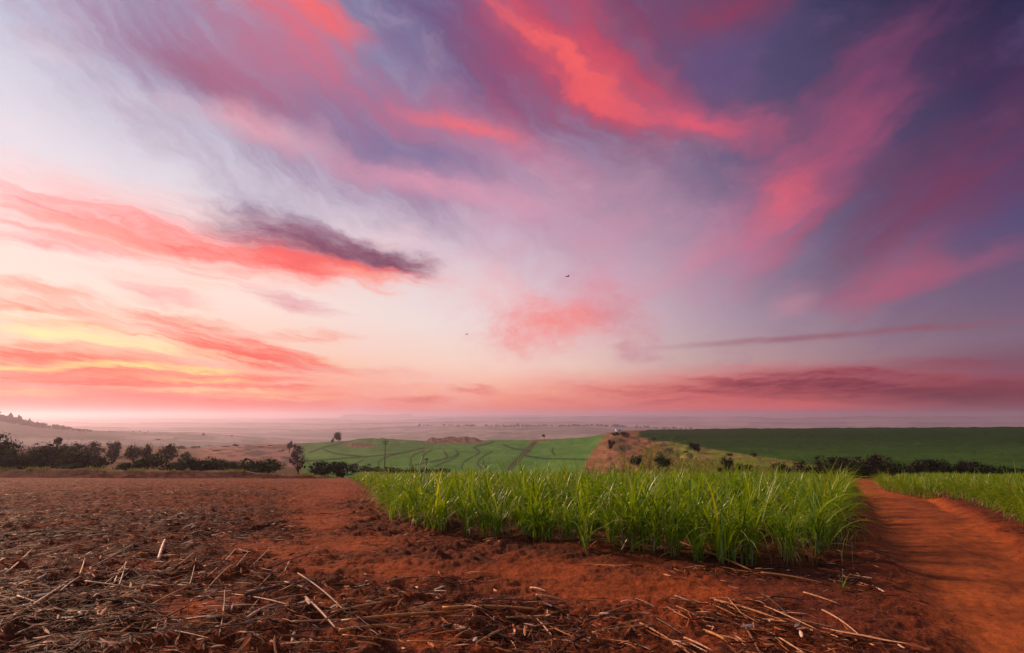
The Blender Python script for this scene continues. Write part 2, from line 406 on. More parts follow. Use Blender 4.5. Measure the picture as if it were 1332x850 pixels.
    s(150, 30, 420, 150, 26, (152, 90, 124), .6, 'T', .9, .9)
    s(250, -50, 470, 130, 70, (196, 112, 138), .75, 'T', .8, 1.0)
    s(330, -30, 460, 90, 30, (228, 104, 122), .7, 'T', .9, .9)
    s(360, -30, 490, 60, 16, (250, 104, 104), .7, 'T', .8, .7)
    s(450, -60, 780, 130, 60, (104, 84, 130), .8, 'T', .5, .9)
    s(560, 30, 760, 130, 50, (134, 76, 114), .7, 'T', .6, 1.0)
    s(470, 110, 730, 190, 34, (204, 108, 134), .7, 'T', .7, .9)
    s(520, 128, 690, 178, 13, (240, 112, 122), .75, 'T', .7, .8)
    s(560, 180, 780, 220, 22, (186, 122, 154), .6, 'T', .6, 1.0)
    s(440, 180, 640, 232, 26, (126, 116, 156), .75, 'I', .7, 1.0)
    # ---- red swoosh: wide dim body, brighter lower edge
    s(700, -50, 950, 130, 90, (128, 62, 96), .85, 'T', .45, 1.0)
    s(860, 30, 1090, -30, 30, (150, 58, 88), .7, 'R', .5, 1.0)
    s(870, 95, 1020, 45, 34, (92, 78, 126), .6, 'R', .5, 1.0)
    s(590, -40, 800, 110, 60, (196, 76, 104), .75, 'T', .6, 1.0)
    s(680, 20, 900, 150, 46, (200, 78, 102), .8, 'T', .6, .9)
    s(600, -20, 730, 80, 19, (230, 92, 102), .62, 'T', .9, 1.0)
    s(690, 60, 850, 145, 22, (228, 90, 102), .66, 'T', .9, 1.0)
    s(620, 0, 800, 120, 8, (255, 104, 100), .6, 'T', .9, .7)
    s(740, 110, 860, 152, 8, (250, 98, 100), .6, 'T', .9, .7)
    s(800, 130, 1010, 165, 22, (200, 92, 122), .8, 'T', .5, .9)
    s(830, 135, 950, 160, 10, (228, 92, 110), .7, 'T', .5, .8)
    # ---- right side
    s(1230, -10, 1090, 180, 48, (118, 62, 102), .6, 'R', .6, 1.1)
    s(1160, 80, 1030, 260, 42, (168, 80, 116), .75, 'R', .5, 1.0)
    s(1120, 150, 960, 310, 52, (192, 92, 122), .7, 'R', .5, 1.1)
    s(1080, 190, 960, 300, 20, (232, 98, 112), .7, 'R', .55, 1.0)
    s(1050, 240, 860, 380, 50, (206, 112, 140), .65, 'R', .5, 1.1)
    s(920, 320, 640, 430, 60, (222, 158, 178), .55, 'R', .5, 1.2)
    s(780, 230, 560, 310, 60, (216, 164, 188), .55, 'I', .6, 1.2)
    s(1400, 140, 1060, 360, 66, (130, 56, 88), .75, 'R', .5, 1.1)
    s(1360, 60, 1200, 140, 40, (84, 40, 80), .5, 'R', .5, 1.1)
    s(1250, 320, 1060, 410, 24, (196, 94, 120), .65, 'R', .5, 1.0)
    s(1350, 314, 1120, 394, 10, (166, 92, 122), .6, 'R', .5, 1.0)
    s(1070, 380, 990, 414, 16, (206, 138, 156), .5, 'R', .6, 1.0)
    # ---- soft pink cloud in the middle
    s(570, 365, 720, 400, 34, (246, 186, 186), .8, 'I', .6, 1.1)
    s(600, 440, 850, 402, 40, (240, 150, 150), .75, 'I', .6, 1.1)
    s(625, 438, 800, 408, 22, (250, 130, 124), .85, 'I', .7, 1.0)
    s(770, 385, 860, 440, 28, (208, 132, 146), .6, 'I', .7, 1.1)
    s(790, 455, 850, 462, 8, (190, 130, 140), .4, 'I', .7, 1.0)
    s(560, 300, 420, 330, 16, (240, 200, 206), .5, 'L', .8, .9)
    # ---- left streaks
    s(-60, 228, 300, 320, 40, (250, 176, 172), .8, 'S', .7, 1.0)
    s(-60, 256, 330, 330, 20, (252, 116, 114), .9, 'S', .8, .8)
    s(-60, 300, 240, 338, 11, (248, 130, 134), .75, 'S', .8, .8)
    s(60, 296, 500, 368, 18, (255, 208, 190), .9, 'S', .6, .8)
    s(160, 308, 545, 358, 20, (254, 110, 108), .95, 'S', .55, .7)
    s(260, 232, 455, 305, 26, (172, 160, 184), .8, 'I', .9, .9)
    s(300, 262, 470, 316, 13, (142, 122, 152), .7, 'I', .9, .8)
    s(275, 286, 545, 344, 21, (146, 98, 126), 1.0, 'D', .45, .6)
    s(350, 312, 552, 346, 12, (124, 70, 98), 1.0, 'D', .25, .5)
    s(330, 338, 552, 360, 9, (250, 104, 100), .9, 'S', .5, .7)
    s(400, 352, 540, 366, 5, (255, 160, 140), .8, 'S', .5, .7)
    s(150, 372, 285, 398, 9, (246, 164, 162), .7, 'S', .8, .8)
    s(320, 380, 440, 408, 9, (224, 140, 158), .75, 'S', .8, .8)
    s(-60, 385, 190, 425, 16, (252, 140, 112), .9, 'L', 1.0, .8)
    s(-60, 410, 270, 456, 14, (255, 228, 180), .85, 'S', .8, .8)
    s(-60, 416, 170, 440, 6, (255, 238, 168), .85, 'L', .8, .8)
    s(60, 436, 240, 458, 4, (255, 232, 160), .8, 'L', .8, .7)
    s(-60, 436, 140, 452, 5, (252, 136, 112), .8, 'L', .9, .7)
    s(-60, 398, 130, 412, 5, (255, 232, 206), .8, 'L', .9, .7)
    s(120, 440, 480, 480, 8, (255, 232, 176), .85, 'L', .8, .8)
    s(150, 420, 390, 464, 15, (252, 116, 102), .95, 'L', 1.2, .7)
    s(230, 450, 450, 482, 9, (250, 106, 94), .95, 'L', .9, .6)
    s(-60, 455, 240, 482, 18, (250, 116, 90), .95, 'L', 1.1, .7)
    s(-60, 486, 420, 502, 15, (250, 108, 90), .95, 'H', 1.2, .7)
    s(40, 470, 340, 486, 4, (255, 224, 140), .8, 'L', 1.0, .7)
    s(-60, 518, 480, 524, 11, (246, 96, 90), .9, 'S', .6, .9)
    s(100, 505, 430, 512, 3.4, (255, 210, 150), .7, 'H', 1.2, .7)
    s(380, 472, 570, 490, 7, (246, 170, 160), .7, 'S', .9, .8)
    s(500, 519, 600, 519, 3.6, (226, 104, 104), .85, 'S', .6, .8)
    s(580, 506, 650, 505, 4.4, (232, 120, 112), .75, 'S', .7, .8)
    for (x0, y0, x1, y1, w_, cc) in ((-60, 362, 140, 386, 5, (250, 178, 160)), (90, 352, 330, 380, 4, (255, 214, 200)), (170, 400, 330, 428, 4, (246, 150, 130)), (-40, 470, 120, 478, 3, (255, 214, 130)),
                                     (180, 492, 350, 499, 2.6, (255, 190, 130)), (-60, 508, 110, 512, 3, (255, 178, 120)), (250, 515, 470, 519, 2.6, (255, 170, 130)), (300, 430, 470, 440, 4, (250, 176, 160)), (-60, 446, 90, 462, 4, (246, 106, 84)), (60, 498, 230, 503, 3, (238, 88, 78)), (430, 500, 560, 505, 3, (250, 170, 150))):
        s(x0, y0, x1, y1, w_ * 1.3, cc, .9, 'L' if y1 < 470 else 'H', .9, .7)
    # ---- bands low on the right
    s(620, 512, 1400, 500, 24, (234, 98, 94), .9, 'S', .5, 1.0)
    s(850, 452, 1400, 408, 4.2, (150, 84, 98), .75, 'S', .25, .9, 1)
    s(780, 514, 1320, 464, 11, (146, 56, 72), .95, 'S', .6, .9, 1)
    s(900, 508, 1400, 498, 15, (104, 36, 58), .9, 'S', .6, .9)
    s(1100, 524, 1420, 510, 16, (84, 28, 50), .85, 'S', .4, 1.0)
    s(810, 527, 940, 517, 3.4, (170, 66, 80), .7, 'S', .6, .8)
    s(700, 533, 1200, 529, 4, (232, 88, 82), .7, 'S', .5, 1.0)
    # behind and above the camera: plain clear morning sky
    sk = t.new('ShaderNodeTexSky', sky_type='NISHITA'); sk.sun_disc = False
    sk.sun_elevation = R(SUN_EL); sk.sun_rotation = R(SUN_AZ)
    nish = t.vm('SCALE', sk.outputs[0], sc=.06)
    back = t.vm('ADD', nish, (.10, .09, .12))
    kb = t.m('MAXIMUM', t.mr(t.m('ABSOLUTE', az), 58, 95), t.mr(el, 44, 62))
    c = t.mix(kb, c, back)
    c = t.mix(t.mr(el, -.3, -2.5), c, (.10, .045, .035, 1))
    t.l.new(c, bg.inputs[0]); bg.inputs[1].default_value = 1.0
    w.cycles.sampling_method = 'MANUAL'; w.cycles.sample_map_resolution = 512
build_sky()
sl = bpy.data.lights.new('sun', 'SUN'); so = bpy.data.objects.new('sun', sl); COL.objects.link(so)
sl.energy = 3.7; sl.angle = R(5); sl.color = (1.0, .64, .42)
so.rotation_euler = (R(90 - SUN_EL), 0, R(-SUN_AZ) + math.pi)

# ------------------------------------------------------------------ materials
def principled(name):
    m = bpy.data.materials.new(name); m.use_nodes = True; t = NT(m.node_tree)
    b = t.n['Principled BSDF']; return m, t, b
def mat_ground():
    m, t, b = principled('red_earth')
    pos = t.new('ShaderNodeTexCoord').outputs['Object']
    alb = t.attr('albedo', 'Color'); road = t.attr('road'); litter = t.attr('litter')
    n1 = t.noise(pos, 1.7, 8, .62); n2 = t.noise(pos, 11, 6, .6); n3 = t.noise(pos, 60, 3, .6)
    v = t.m('MULTIPLY', t.mr(n1, .25, .75, .62, 1.38, False), t.mr(n2, .25, .75, .68, 1.32, False))
    c = t.vm('SCALE', alb, sc=v)
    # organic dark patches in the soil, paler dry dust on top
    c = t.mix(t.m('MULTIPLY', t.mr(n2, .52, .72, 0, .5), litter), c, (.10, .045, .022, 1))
    # fine trash flecks
    mp = t.mapping(pos, rot=(0, 0, .5), sc=(9, 22, 22))
    vo = t.new('ShaderNodeTexVoronoi', feature='F1'); t.put(vo.inputs['Vector'], mp); vo.inputs['Scale'].default_value = 1.6
    fl = t.m('MULTIPLY', t.mr(vo.outputs['Distance'], .12, .30, 1, 0), t.m('GREATER_THAN', t.sep(vo.outputs['Color'])[0], .62))
    c = t.mix(t.m('MULTIPLY', fl, t.m('MULTIPLY', litter, .55)), c, (.42, .26, .17, 1))
    t.l.new(c, b.inputs['Base Color']); b.inputs['Roughness'].default_value = .95
    b.inputs['Specular IOR Level'].default_value = .15
    bp = t.new('ShaderNodeBump'); bp.inputs['Strength'].default_value = .9; bp.inputs['Distance'].default_value = .035
    h = t.m('ADD', t.m('MULTIPLY', n2, 1.0), t.m('MULTIPLY', n3, .35))
    h = t.m('ADD', h, t.m('MULTIPLY', fl, .3))
    t.l.new(t.m('MULTIPLY', h, t.mr(road, 0, 1, 1.0, .45, False)), bp.inputs['Height']); t.l.new(bp.outputs[0], b.inputs['Normal'])
    return m
def mat_land():
    m, t, b = principled('farmland')
    pos = t.new('ShaderNodeTexCoord').outputs['Object']; alb = t.attr('albedo', 'Color')
    n1 = t.noise(pos, .045, 8, .65); n2 = t.noise(pos, .6, 5, .7)
    v = t.m('MULTIPLY', t.mr(n1, .25, .75, .75, 1.25, False), t.mr(n2, .25, .75, .70, 1.30, False))
    t.l.new(t.vm('SCALE', alb, sc=v), b.inputs['Base Color']); b.inputs['Roughness'].default_value = 1
    b.inputs['Specular IOR Level'].default_value = .05
    bp = t.new('ShaderNodeBump'); bp.inputs['Strength'].default_value = .5; bp.inputs['Distance'].default_value = .7
    t.l.new(n2, bp.inputs['Height']); t.l.new(bp.outputs[0], b.inputs['Normal'])
    return m
def mat_rnd(name, stops, rough=.6, trans=0.0, spec=.4, nscale=0, bump=0, namp=.3):
    m, t, b = principled(name)
    c = t.ramp(t.attr('rnd'), stops)
    if nscale:
        pos = t.new('ShaderNodeTexCoord').outputs['Object']; n = t.noise(pos, nscale, 5, .6)
        c = t.vm('SCALE', c, sc=t.mr(n, .25, .75, 1 - namp, 1 + namp, False))
        if bump:
            bp = t.new('ShaderNodeBump'); bp.inputs['Strength'].default_value = bump; bp.inputs['Distance'].default_value = .01
            t.l.new(n, bp.inputs['Height']); t.l.new(bp.outputs[0], b.inputs['Normal'])
    t.l.new(c, b.inputs['Base Color']); b.inputs['Roughness'].default_value = rough; b.inputs['Specular IOR Level'].default_value = spec
    if trans:
        tr = t.new('ShaderNodeBsdfTranslucent'); mx = t.new('ShaderNodeMixShader'); mx.inputs[0].default_value = trans
        t.l.new(t.vm('MULTIPLY', c, (1.35, 1.25, .55)), tr.inputs[0]); t.l.new(b.outputs[0], mx.inputs[1]); t.l.new(tr.outputs[0], mx.inputs[2])
        t.l.new(mx.outputs[0], t.n['Material Output'].inputs[0])
    return m
M = {}
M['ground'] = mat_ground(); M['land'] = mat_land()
M['cane'] = mat_rnd('cane_leaf', [(0, (.05, .13, .006)), (.40, (.17, .305, .006)), (.80, (.37, .49, .010)), (.95, (.52, .55, .04)), (1, (.50, .36, .14))], .36, .42, .5)
M['cane_stem'] = mat_rnd('cane_stem', [(0, (.16, .20, .05)), (1, (.26, .24, .08))], .6)
M['dryleaf'] = mat_rnd('dry_leaf', [(0, (.16, .09, .045)), (.4, (.42, .25, .13)), (.8, (.62, .40, .22)), (1, (.70, .50, .34))], .6, .15, .35)
M['straw'] = mat_rnd('straw', [(0, (.022, .007, .004)), (.34, (.075, .020, .007)), (.56, (.24, .062, .018)), (.74, (.52, .17, .055)), (.86, (.84, .39, .19)), (1, (.96, .68, .48))], .6, 0, .08, 60, 0, .3)
M['stalk'] = mat_rnd('cane_stalk', [(0, (.07, .03, .016)), (.35, (.26, .11, .05)), (.65, (.56, .20, .035)), (1, (.74, .42, .25))], .5, 0, .5, 35, .3, .35)
M['twig'] = mat_rnd('bark', [(0, (.05, .035, .028)), (1, (.16, .11, .085))], .9, 0, .2, 20, .3)
def leafmat(name, a, b_, c): return mat_rnd(name, [(0, a), (.6, b_), (1, c)], .7, .25, .2)
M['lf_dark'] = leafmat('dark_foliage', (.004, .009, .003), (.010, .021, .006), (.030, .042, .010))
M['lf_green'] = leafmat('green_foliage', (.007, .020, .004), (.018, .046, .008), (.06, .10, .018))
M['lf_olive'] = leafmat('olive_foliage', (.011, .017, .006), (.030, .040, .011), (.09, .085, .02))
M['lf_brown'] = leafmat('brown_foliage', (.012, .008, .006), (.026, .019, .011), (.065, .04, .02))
M['grassy'] = mat_rnd('rough_grass', [(0, (.09, .12, .02)), (.5, (.22, .24, .04)), (1, (.42, .33, .12))], .8, .3, .2)
M['pole'] = mat_rnd('weathered_pole', [(0, (.09, .07, .06)), (1, (.13, .10, .08))], .8, 0, .3, 4)
M['wall'] = mat_rnd('white_wall', [(0, (.8, .8, .78)), (1, (.8, .8, .78))], .7, 0, .3, 2, 0, .08)
M['roof'] = mat_rnd('pale_roof', [(0, (.72, .72, .72)), (1, (.72, .72, .72))], .5, 0, .3, 2, 0, .08)
M['doorway'] = mat_rnd('dark_door', [(0, (.06, .05, .05)), (1, (.06, .05, .05))], .5)
M['bird'] = mat_rnd('feather', [(0, (.05, .04, .045)), (1, (.12, .09, .09))], .7)
M['white'] = mat_rnd('white_petal', [(0, (.75, .72, .70)), (1, (.85, .82, .8))], .7, .2)

# ------------------------------------------------------------------ ground sheet
def build_ground():
    fine = np.radians(np.arange(-46, 46.001, .085))
    l = np.radians(np.concatenate([np.arange(-180, -60, 6), np.arange(-60, -46.5, 1.5)]))
    r_ = np.radians(np.concatenate([np.arange(47.5, 60, 1.5), np.arange(60, 179, 6)]))
    A = np.concatenate([l, fine, r_])
    rr = np.concatenate([np.linspace(.2, 3.3, 14), np.exp(np.arange(math.log(3.45), math.log(92), .0055)), np.exp(np.arange(math.log(92.5), math.log(11000), .0125))])
    AA, RR = np.meshgrid(A, rr); nA, nR = len(A), len(rr)
    x = (RR * np.sin(AA)).ravel(); y = (RR * np.cos(AA)).ravel()
    Ye = RR.ravel() * np.cos(np.clip(AA.ravel(), -R(52), R(52)))
    Yt = np.where(RR.ravel() < 60, y, np.where(RR.ravel() < 66, y + (Ye - y) * (RR.ravel() - 60) / 6, Ye))
    Yt = np.where(np.abs(AA.ravel()) < R(52), y, Yt)
    # macro height outside the near zone
    z = np.empty(len(x)); near = (Yt < 78) & (RR.ravel() < 120)
    z[near] = surf_z(x[near], Yt[near]); xx = np.where(np.abs(AA.ravel()) < R(52), x, np.sign(x) * Ye * 1.28)
    z[~near] = base_z(xx[~near], Yt[~near])
    road, bare, c1, dr = near_masks(x, Yt)
    px, py = project(x, np.maximum(y, .5), z)
    # ---------- base colours (albedo) per zone
    C = np.zeros((len(x), 3))
    def setc(mask, col): C[:] = C * (1 - mask[:, None]) + np.array(col) * mask[:, None]
    n = fbm(x * .5, y * .5, 101, 4); n2 = fbm(x * 2.3, y * 3.0, 103, 4)
    C[:] = (.235, .044, .010)
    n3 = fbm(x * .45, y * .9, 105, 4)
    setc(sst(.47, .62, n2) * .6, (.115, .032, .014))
    setc(sst(.50, .60, n3) * .6 * (1 - sst(0, 4, x)), (.07, .024, .012))  # wide dark patches painted in as the shadows of ground bumps
    setc(bare * .85, (.34, .068, .013))
    setc(sst(15, 35, y) * .5 * (1 - road), (.27, .060, .016))
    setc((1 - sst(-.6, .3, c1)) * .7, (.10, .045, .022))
    edge = sst(-.1, .5, dr) * (1 - sst(1.0, 3.0, dr)) * (x > 2)
    setc(edge * .75, (.11, .026, .012))
    lat, alo = road_uv(x, Yt)
    rn = fbm(lat * 1.6, alo * .35, 107, 4); rn2 = fbm(lat * 5, alo * 2.2, 109, 4)
    rc = np.array((.37, .084, .018)) * (1 - .20 * sst(.45, .62, rn) - .22 * sst(.5, .7, rn2))[:, None] * (1 + .12 * np.exp(-((np.abs(lat) - .95) / .35) ** 2))[:, None]
    C[:] = C * (1 - road[:, None]) + rc * road[:, None]
    litter = (1 - road) * (1 - .8 * bare) * np.clip(.5 + .6 * (1 - sst(-1, 6, x)), 0, 1)
    # far land
    L = sst(69, 71, Yt)
    setc(L, (.12, .06, .032))
    bank = L * (1 - sst(75, 76.5, Yt)) * (px < 430); setc(bank, (.075, .018, .009)); setc(bank * sst(.5, .6, fbm(px / 6, py / 2, 181, 3)) * .6, (.16, .05, .025))
    setc(sst(75, 77, Yt) * (1 - sst(100, 130, Yt)) * (px < 460), (.16, .11, .035))
    m_far = sst(100, 140, Yt)
    rows = .5 + .5 * np.sin(py * 2.6 + .02 * px)
    setc(m_far * bump_px(px, 105, 300, 12) * (1 - sst(400, 500, Yt)), (.24, .13, .07)); setc(m_far * bump_px(px, 105, 260, 12) * (1 - sst(350, 450, Yt)) * rows * .5, (.12, .09, .035))
    setc(bump_px(px, 262, 392, 8) * sst(200, 240, Yt) * (1 - sst(600, 700, Yt)), (.36, .17, .13))
    setc(bump_px(px, 262, 392, 8) * sst(200, 240, Yt) * (1 - sst(600, 700, Yt)) * sst(.5, .7, fbm(px / 12, py / 2.5, 111, 3)) * .8, (.10, .09, .06))
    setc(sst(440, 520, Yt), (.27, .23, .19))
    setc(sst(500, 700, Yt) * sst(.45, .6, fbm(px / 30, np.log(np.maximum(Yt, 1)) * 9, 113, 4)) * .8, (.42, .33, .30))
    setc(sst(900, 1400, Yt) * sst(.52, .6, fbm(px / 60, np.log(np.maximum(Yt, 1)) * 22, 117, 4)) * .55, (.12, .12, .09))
    setc(sst(640, 720, Yt) * (1 - sst(1050, 1150, Yt)) * (1 - sst(120, 200, px)) * .8, (.09, .065, .05))
    for yc, sd, cc in ((2560, 70, (.05, .06, .05)), (3930, 120, (.05, .06, .055)), (5800, 200, (.05, .055, .055)), (8500, 350, (.04, .045, .06))):
        setc(np.exp(-((Yt - yc) / sd) ** 2) * sst(.35, .5, fbm(px / 40, px * 0 + yc, 19, 3)) * .9, cc)
    # middle green hill
    g = sst(384, 402, px + 8 * (fbm(py / 4, px / 40, 5, 2) - .5)) * (1 - sst(828, 832, px)) * sst(95, 110, Yt) * (1 - sst(480, 500, Yt))
    setc(g, (.085, .215, .036))
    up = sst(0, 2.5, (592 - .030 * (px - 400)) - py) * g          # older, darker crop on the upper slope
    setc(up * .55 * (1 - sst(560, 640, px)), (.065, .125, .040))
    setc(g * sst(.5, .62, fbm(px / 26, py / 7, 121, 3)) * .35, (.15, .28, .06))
    # terrace lines
    def lines(pts, wd, col, st=.85):
        dmin = np.full(len(x), 99.0); sel = (Yt > 95) & (Yt < 600) & (px > 380) & (px < 1340)
        qx, qy = px[sel], py[sel]; dd = np.full(len(qx), 99.0)
        for (a0, b0), (a1, b1) in zip(pts[:-1], pts[1:]):
            e0, e1 = a1 - a0, b1 - b0; tt = np.clip(((qx - a0) * e0 + (qy - b0) * e1) / (e0 * e0 + e1 * e1), 0, 1)
            dd = np.minimum(dd, np.hypot(qx - a0 - e0 * tt, qy - b0 - e1 * tt))
        dmin[sel] = dd; setc(np.exp(-(dmin / wd) ** 2) * st, col)
    dk = (.022, .028, .014)
    for pts in ([(493, 607), (492, 602), (496, 598), (503, 595), (512, 592), (530, 588), (552, 583)],
                [(533, 606), (535, 601), (534, 597), (538, 592), (545, 589), (552, 587)],
                [(549, 603), (551, 598), (550, 593), (554, 589), (562, 586.5)],
                [(578, 587), (580, 591), (582, 594), (579, 597)],
                [(536, 606), (556, 602), (575, 598), (590, 594), (597, 590), (593, 586)],
                [(566, 607), (580, 601), (592, 596), (597, 591)],
                [(600, 609), (603, 602), (612, 596), (622, 591), (624, 587), (616, 582), (628, 579), (642, 575)],
                [(626, 609), (621, 604), (623, 599), (630, 593), (640, 588)],
                [(632, 608), (629, 603), (629, 599)], [(421, 585), (434, 590), (450, 592), (470, 594)], [(400, 600), (440, 597), (480, 594), (520, 590)],
                [(402, 589), (425, 581), (445, 577)], [(450, 608), (462, 604), (472, 599)], [(655, 579), (668, 584), (690, 587)], [(682, 593), (710, 597), (775, 598)], [(720, 583), (718, 588), (722, 592)]):
        lines(pts, 1.05, dk)
    lines([(660, 612), (672, 598), (684, 586), (697, 573)], 2.0, (.085, .060, .040), 1)
    lines([(665, 612), (677, 598), (689, 586), (699, 574)], .8, (.03, .028, .02), .8)
    # brown outcrops
    ob = np.exp(-(((px - 468) / 20) ** 2 + ((py - 579 - .12 * (468 - px) * 0) / 3.2) ** 2) ** 2) * sst(300, 340, Yt) * (1 - sst(480, 520, Yt))
    ob = np.maximum(ob, bump_px(px, 556, 630, 5) * sst(400, 415, Yt) * (1 - sst(480, 500, Yt)))
    setc(ob * .95, (.26, .13, .10)); setc(ob * sst(.45, .6, fbm(px / 3, py / 1.5, 131, 3)) * .8, (.10, .055, .045))
    # spur of dry grass between the fields
    sl_ = 780 - np.clip((py - 575) * .7, -6, 20)
    k1 = sst(sl_ - 3, sl_ + 3, px + 5 * (vnoise(py / 3, py * 0, 9) - .5)) * sst(78, 95, Yt) * (1 - sst(470, 490, Yt))
    topx = 832 + np.clip((py - 570) * 6.5, 0, 420)
    k1 = k1 * (1 - sst(topx - 6, topx + 6, px + 30 * (fbm(px / 15, py / 3, 8, 3) - .5)))
    k1 = np.maximum(k1, bump_px(px, 690, 840, 8) * sst(0, 1.2, (572 - (px - 715) * .10) - py + 1.4) * sst(380, 400, Yt) * (1 - sst(480, 500, Yt)))
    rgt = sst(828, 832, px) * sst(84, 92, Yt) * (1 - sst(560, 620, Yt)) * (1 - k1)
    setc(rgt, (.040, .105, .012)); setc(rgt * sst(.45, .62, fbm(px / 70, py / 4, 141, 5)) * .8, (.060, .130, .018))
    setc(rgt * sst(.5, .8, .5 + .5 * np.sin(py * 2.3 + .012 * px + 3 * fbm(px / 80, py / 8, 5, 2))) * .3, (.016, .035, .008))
    setc(rgt * sst(130, 320, Yt) * .85, (.013, .040, .006))  # dimmer light painted into the colour up the right-hand hill
    setc(k1, (.26, .115, .055)); gy = k1 * sst(835, 885, px + 20 * (n - .5)); setc(gy * .95, (.19, .23, .026))
    nn = fbm(px / 9, py / 3.0, 151, 4); setc(k1 * sst(.50, .60, nn) * .6, (.13, .09, .035))
    nn = fbm(px / 14, py / 3.5, 157, 4); setc(k1 * sst(.54, .66, nn) * .6, (.36, .20, .10))
    for (a, b_, sx, sy) in ((800, 575, 12, 4), (812, 583, 16, 4), (798, 563, 8, 2.2)):
        setc(k1 * np.exp(-(((px - a) / sx) ** 2 + ((py - b_) / sy) ** 2)) * .85, (.06, .055, .025))
    idx = np.arange(nR * nA).reshape(nR, nA)
    wrap = np.concatenate([idx, idx[:, :1]], 1)
    Fq = np.stack([wrap[:-1, :-1], wrap[:-1, 1:], wrap[1:, 1:], wrap[1:, :-1]], -1).reshape(-1, 4)[:, ::-1]
    V = np.stack([x, y, z], 1)
    # close the centre
    cY = Yt[Fq].mean(1); cr = road[Fq].mean(1); cxy = np.hypot(x[Fq].mean(1), y[Fq].mean(1))
    hill = (cY > 71) | (cxy > 120); rd = (cr > .5) & ~hill; gr = ~hill & ~rd
    out = []
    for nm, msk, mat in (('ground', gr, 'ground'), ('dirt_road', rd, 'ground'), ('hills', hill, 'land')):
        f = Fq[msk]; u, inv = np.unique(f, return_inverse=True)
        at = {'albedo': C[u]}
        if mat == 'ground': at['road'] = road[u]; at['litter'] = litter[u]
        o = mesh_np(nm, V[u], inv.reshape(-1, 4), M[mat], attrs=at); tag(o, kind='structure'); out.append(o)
    k = len(A); V0 = np.vstack([V[:k], [[0, 0, float(surf_z(0., 0.))]]])
    return out
build_ground()

# ------------------------------------------------------------------ ribbons (leaves, straw)
def ribbons(P, yaw, length, width, lean0, lean1, segs, rnd, fold=0.0, twist=None, power=1.4, taper=1.0):
    """leaf blades: bend from lean0 to lean1 (angle from vertical) while growing along azimuth yaw"""
    n = len(P); t = np.linspace(0, 1, segs + 1); ph = lean0[:, None] + (lean1 - lean0)[:, None] * t[None, :] ** power
    ds = length[:, None] / segs
    pm = (ph[:, 1:] + ph[:, :-1]) / 2
    hr = np.concatenate([np.zeros((n, 1)), np.cumsum(np.sin(pm) * ds, 1)], 1); vz = np.concatenate([np.zeros((n, 1)), np.cumsum(np.cos(pm) * ds, 1)], 1)
    tw = yaw[:, None] + (0 if twist is None else twist[:, None] * t[None, :])
    cx = P[:, 0:1] + hr * np.cos(yaw)[:, None]; cy = P[:, 1:2] + hr * np.sin(yaw)[:, None]; cz = P[:, 2:3] + vz
    prof = np.minimum(1, .45 + 3 * t) * np.clip(1 - t ** 2.2 * taper, .04, 1)
    w = width[:, None] * prof[None, :] / 2
    sx = -np.sin(tw) * w; sy = np.cos(tw) * w
    cols = 3 if fold > 0 else 2
    up = fold * w
    if cols == 3: pts = np.stack([np.stack([cx + sx, cy + sy, cz + up], -1), np.stack([cx, cy, cz], -1), np.stack([cx - sx, cy - sy, cz + up], -1)], 2)
    else: pts = np.stack([np.stack([cx + sx, cy + sy, cz], -1), np.stack([cx - sx, cy - sy, cz], -1)], 2)
    V = pts.reshape(-1, 3); k = (segs + 1) * cols
    f = []
    for s_ in range(segs):
        for c in range(cols - 1):
            a = s_ * cols + c; f.append([a, a + 1, a + 1 + cols, a + cols])
    Fq = (np.array(f)[None] + (np.arange(n) * k)[:, None, None]).reshape(-1, 4)
    tt = np.repeat(np.tile(t, (n, 1))[:, :, None], cols, 2).reshape(-1)
    rr = np.repeat(rnd, k)
    return V, Fq, rr, tt
def join(parts):
    V = []; Fq = []; A = []; n = 0
    for v, f, a in parts: V.append(v); Fq.append(f + n); A.append(a); n += len(v)
    return np.vstack(V), np.vstack(Fq), np.concatenate(A)
def cane_blades(P, k, hgt, wd, segs, fold, seed, spread=1.0):
    """k blades for each base point in P"""
    g = np.random.default_rng(seed); n = len(P) * k
    B = np.repeat(P, k, 0).copy(); B[:, 0] += g.normal(0, .05, n); B[:, 1] += g.normal(0, .05, n)
    hs = np.repeat(hgt, k)
    B[:, 2] += g.uniform(0, .35, n) ** 1.0 * hs * .8
    yaw = g.uniform(0, 2 * math.pi, n)
    L = hs * g.uniform(.6, 1.08, n); l0 = np.abs(g.normal(.10, .16, n)) * spread
    l1 = l0 + g.gamma(2.8, .58, n) * spread; l1 = np.minimum(l1, 2.7)
    w = wd * g.uniform(.6, 1.25, n)
    rnd = np.clip(g.normal(.45, .17, n), .02, .9) ; dead = g.random(n) < .02; rnd[dead] = .97
    V, Fq, rr, tt = ribbons(B, yaw, L, w, l0, l1, segs, rnd, fold, g.normal(0, .8, n), 1.5)
    rr = np.clip(rr + (tt - .4) * .12, 0, 1)
    return V, Fq, rr
def scatter(poly, n, seed, ymin=0, ymax=999, xr=None):
    g = np.random.default_rng(seed); lo = poly.min(0); hi = poly.max(0); lo[1] = max(lo[1], ymin); hi[1] = min(hi[1], ymax)
    if xr: lo[0] = max(lo[0], xr[0]); hi[0] = min(hi[0], xr[1])
    p = g.uniform(lo, hi, (n, 2)); return p[sdf(p[:, 0], p[:, 1], poly) < -.02 - .75 * np.maximum(fbm(p[:, 0] * 1.1, p[:, 1] * 1.1, 9, 3) - .42, 0) * 2]
def polyline_pts(P, step, i0, i1):
    pts = []
    for a, b in zip(P[i0:i1], P[i0 + 1:i1 + 1]):
        L = np.linalg.norm(b - a); m = max(1, int(round(L / step)))
        for q in range(m): pts.append(a + (b - a) * (q + random.random() * .7) / m)
    return np.array(pts)
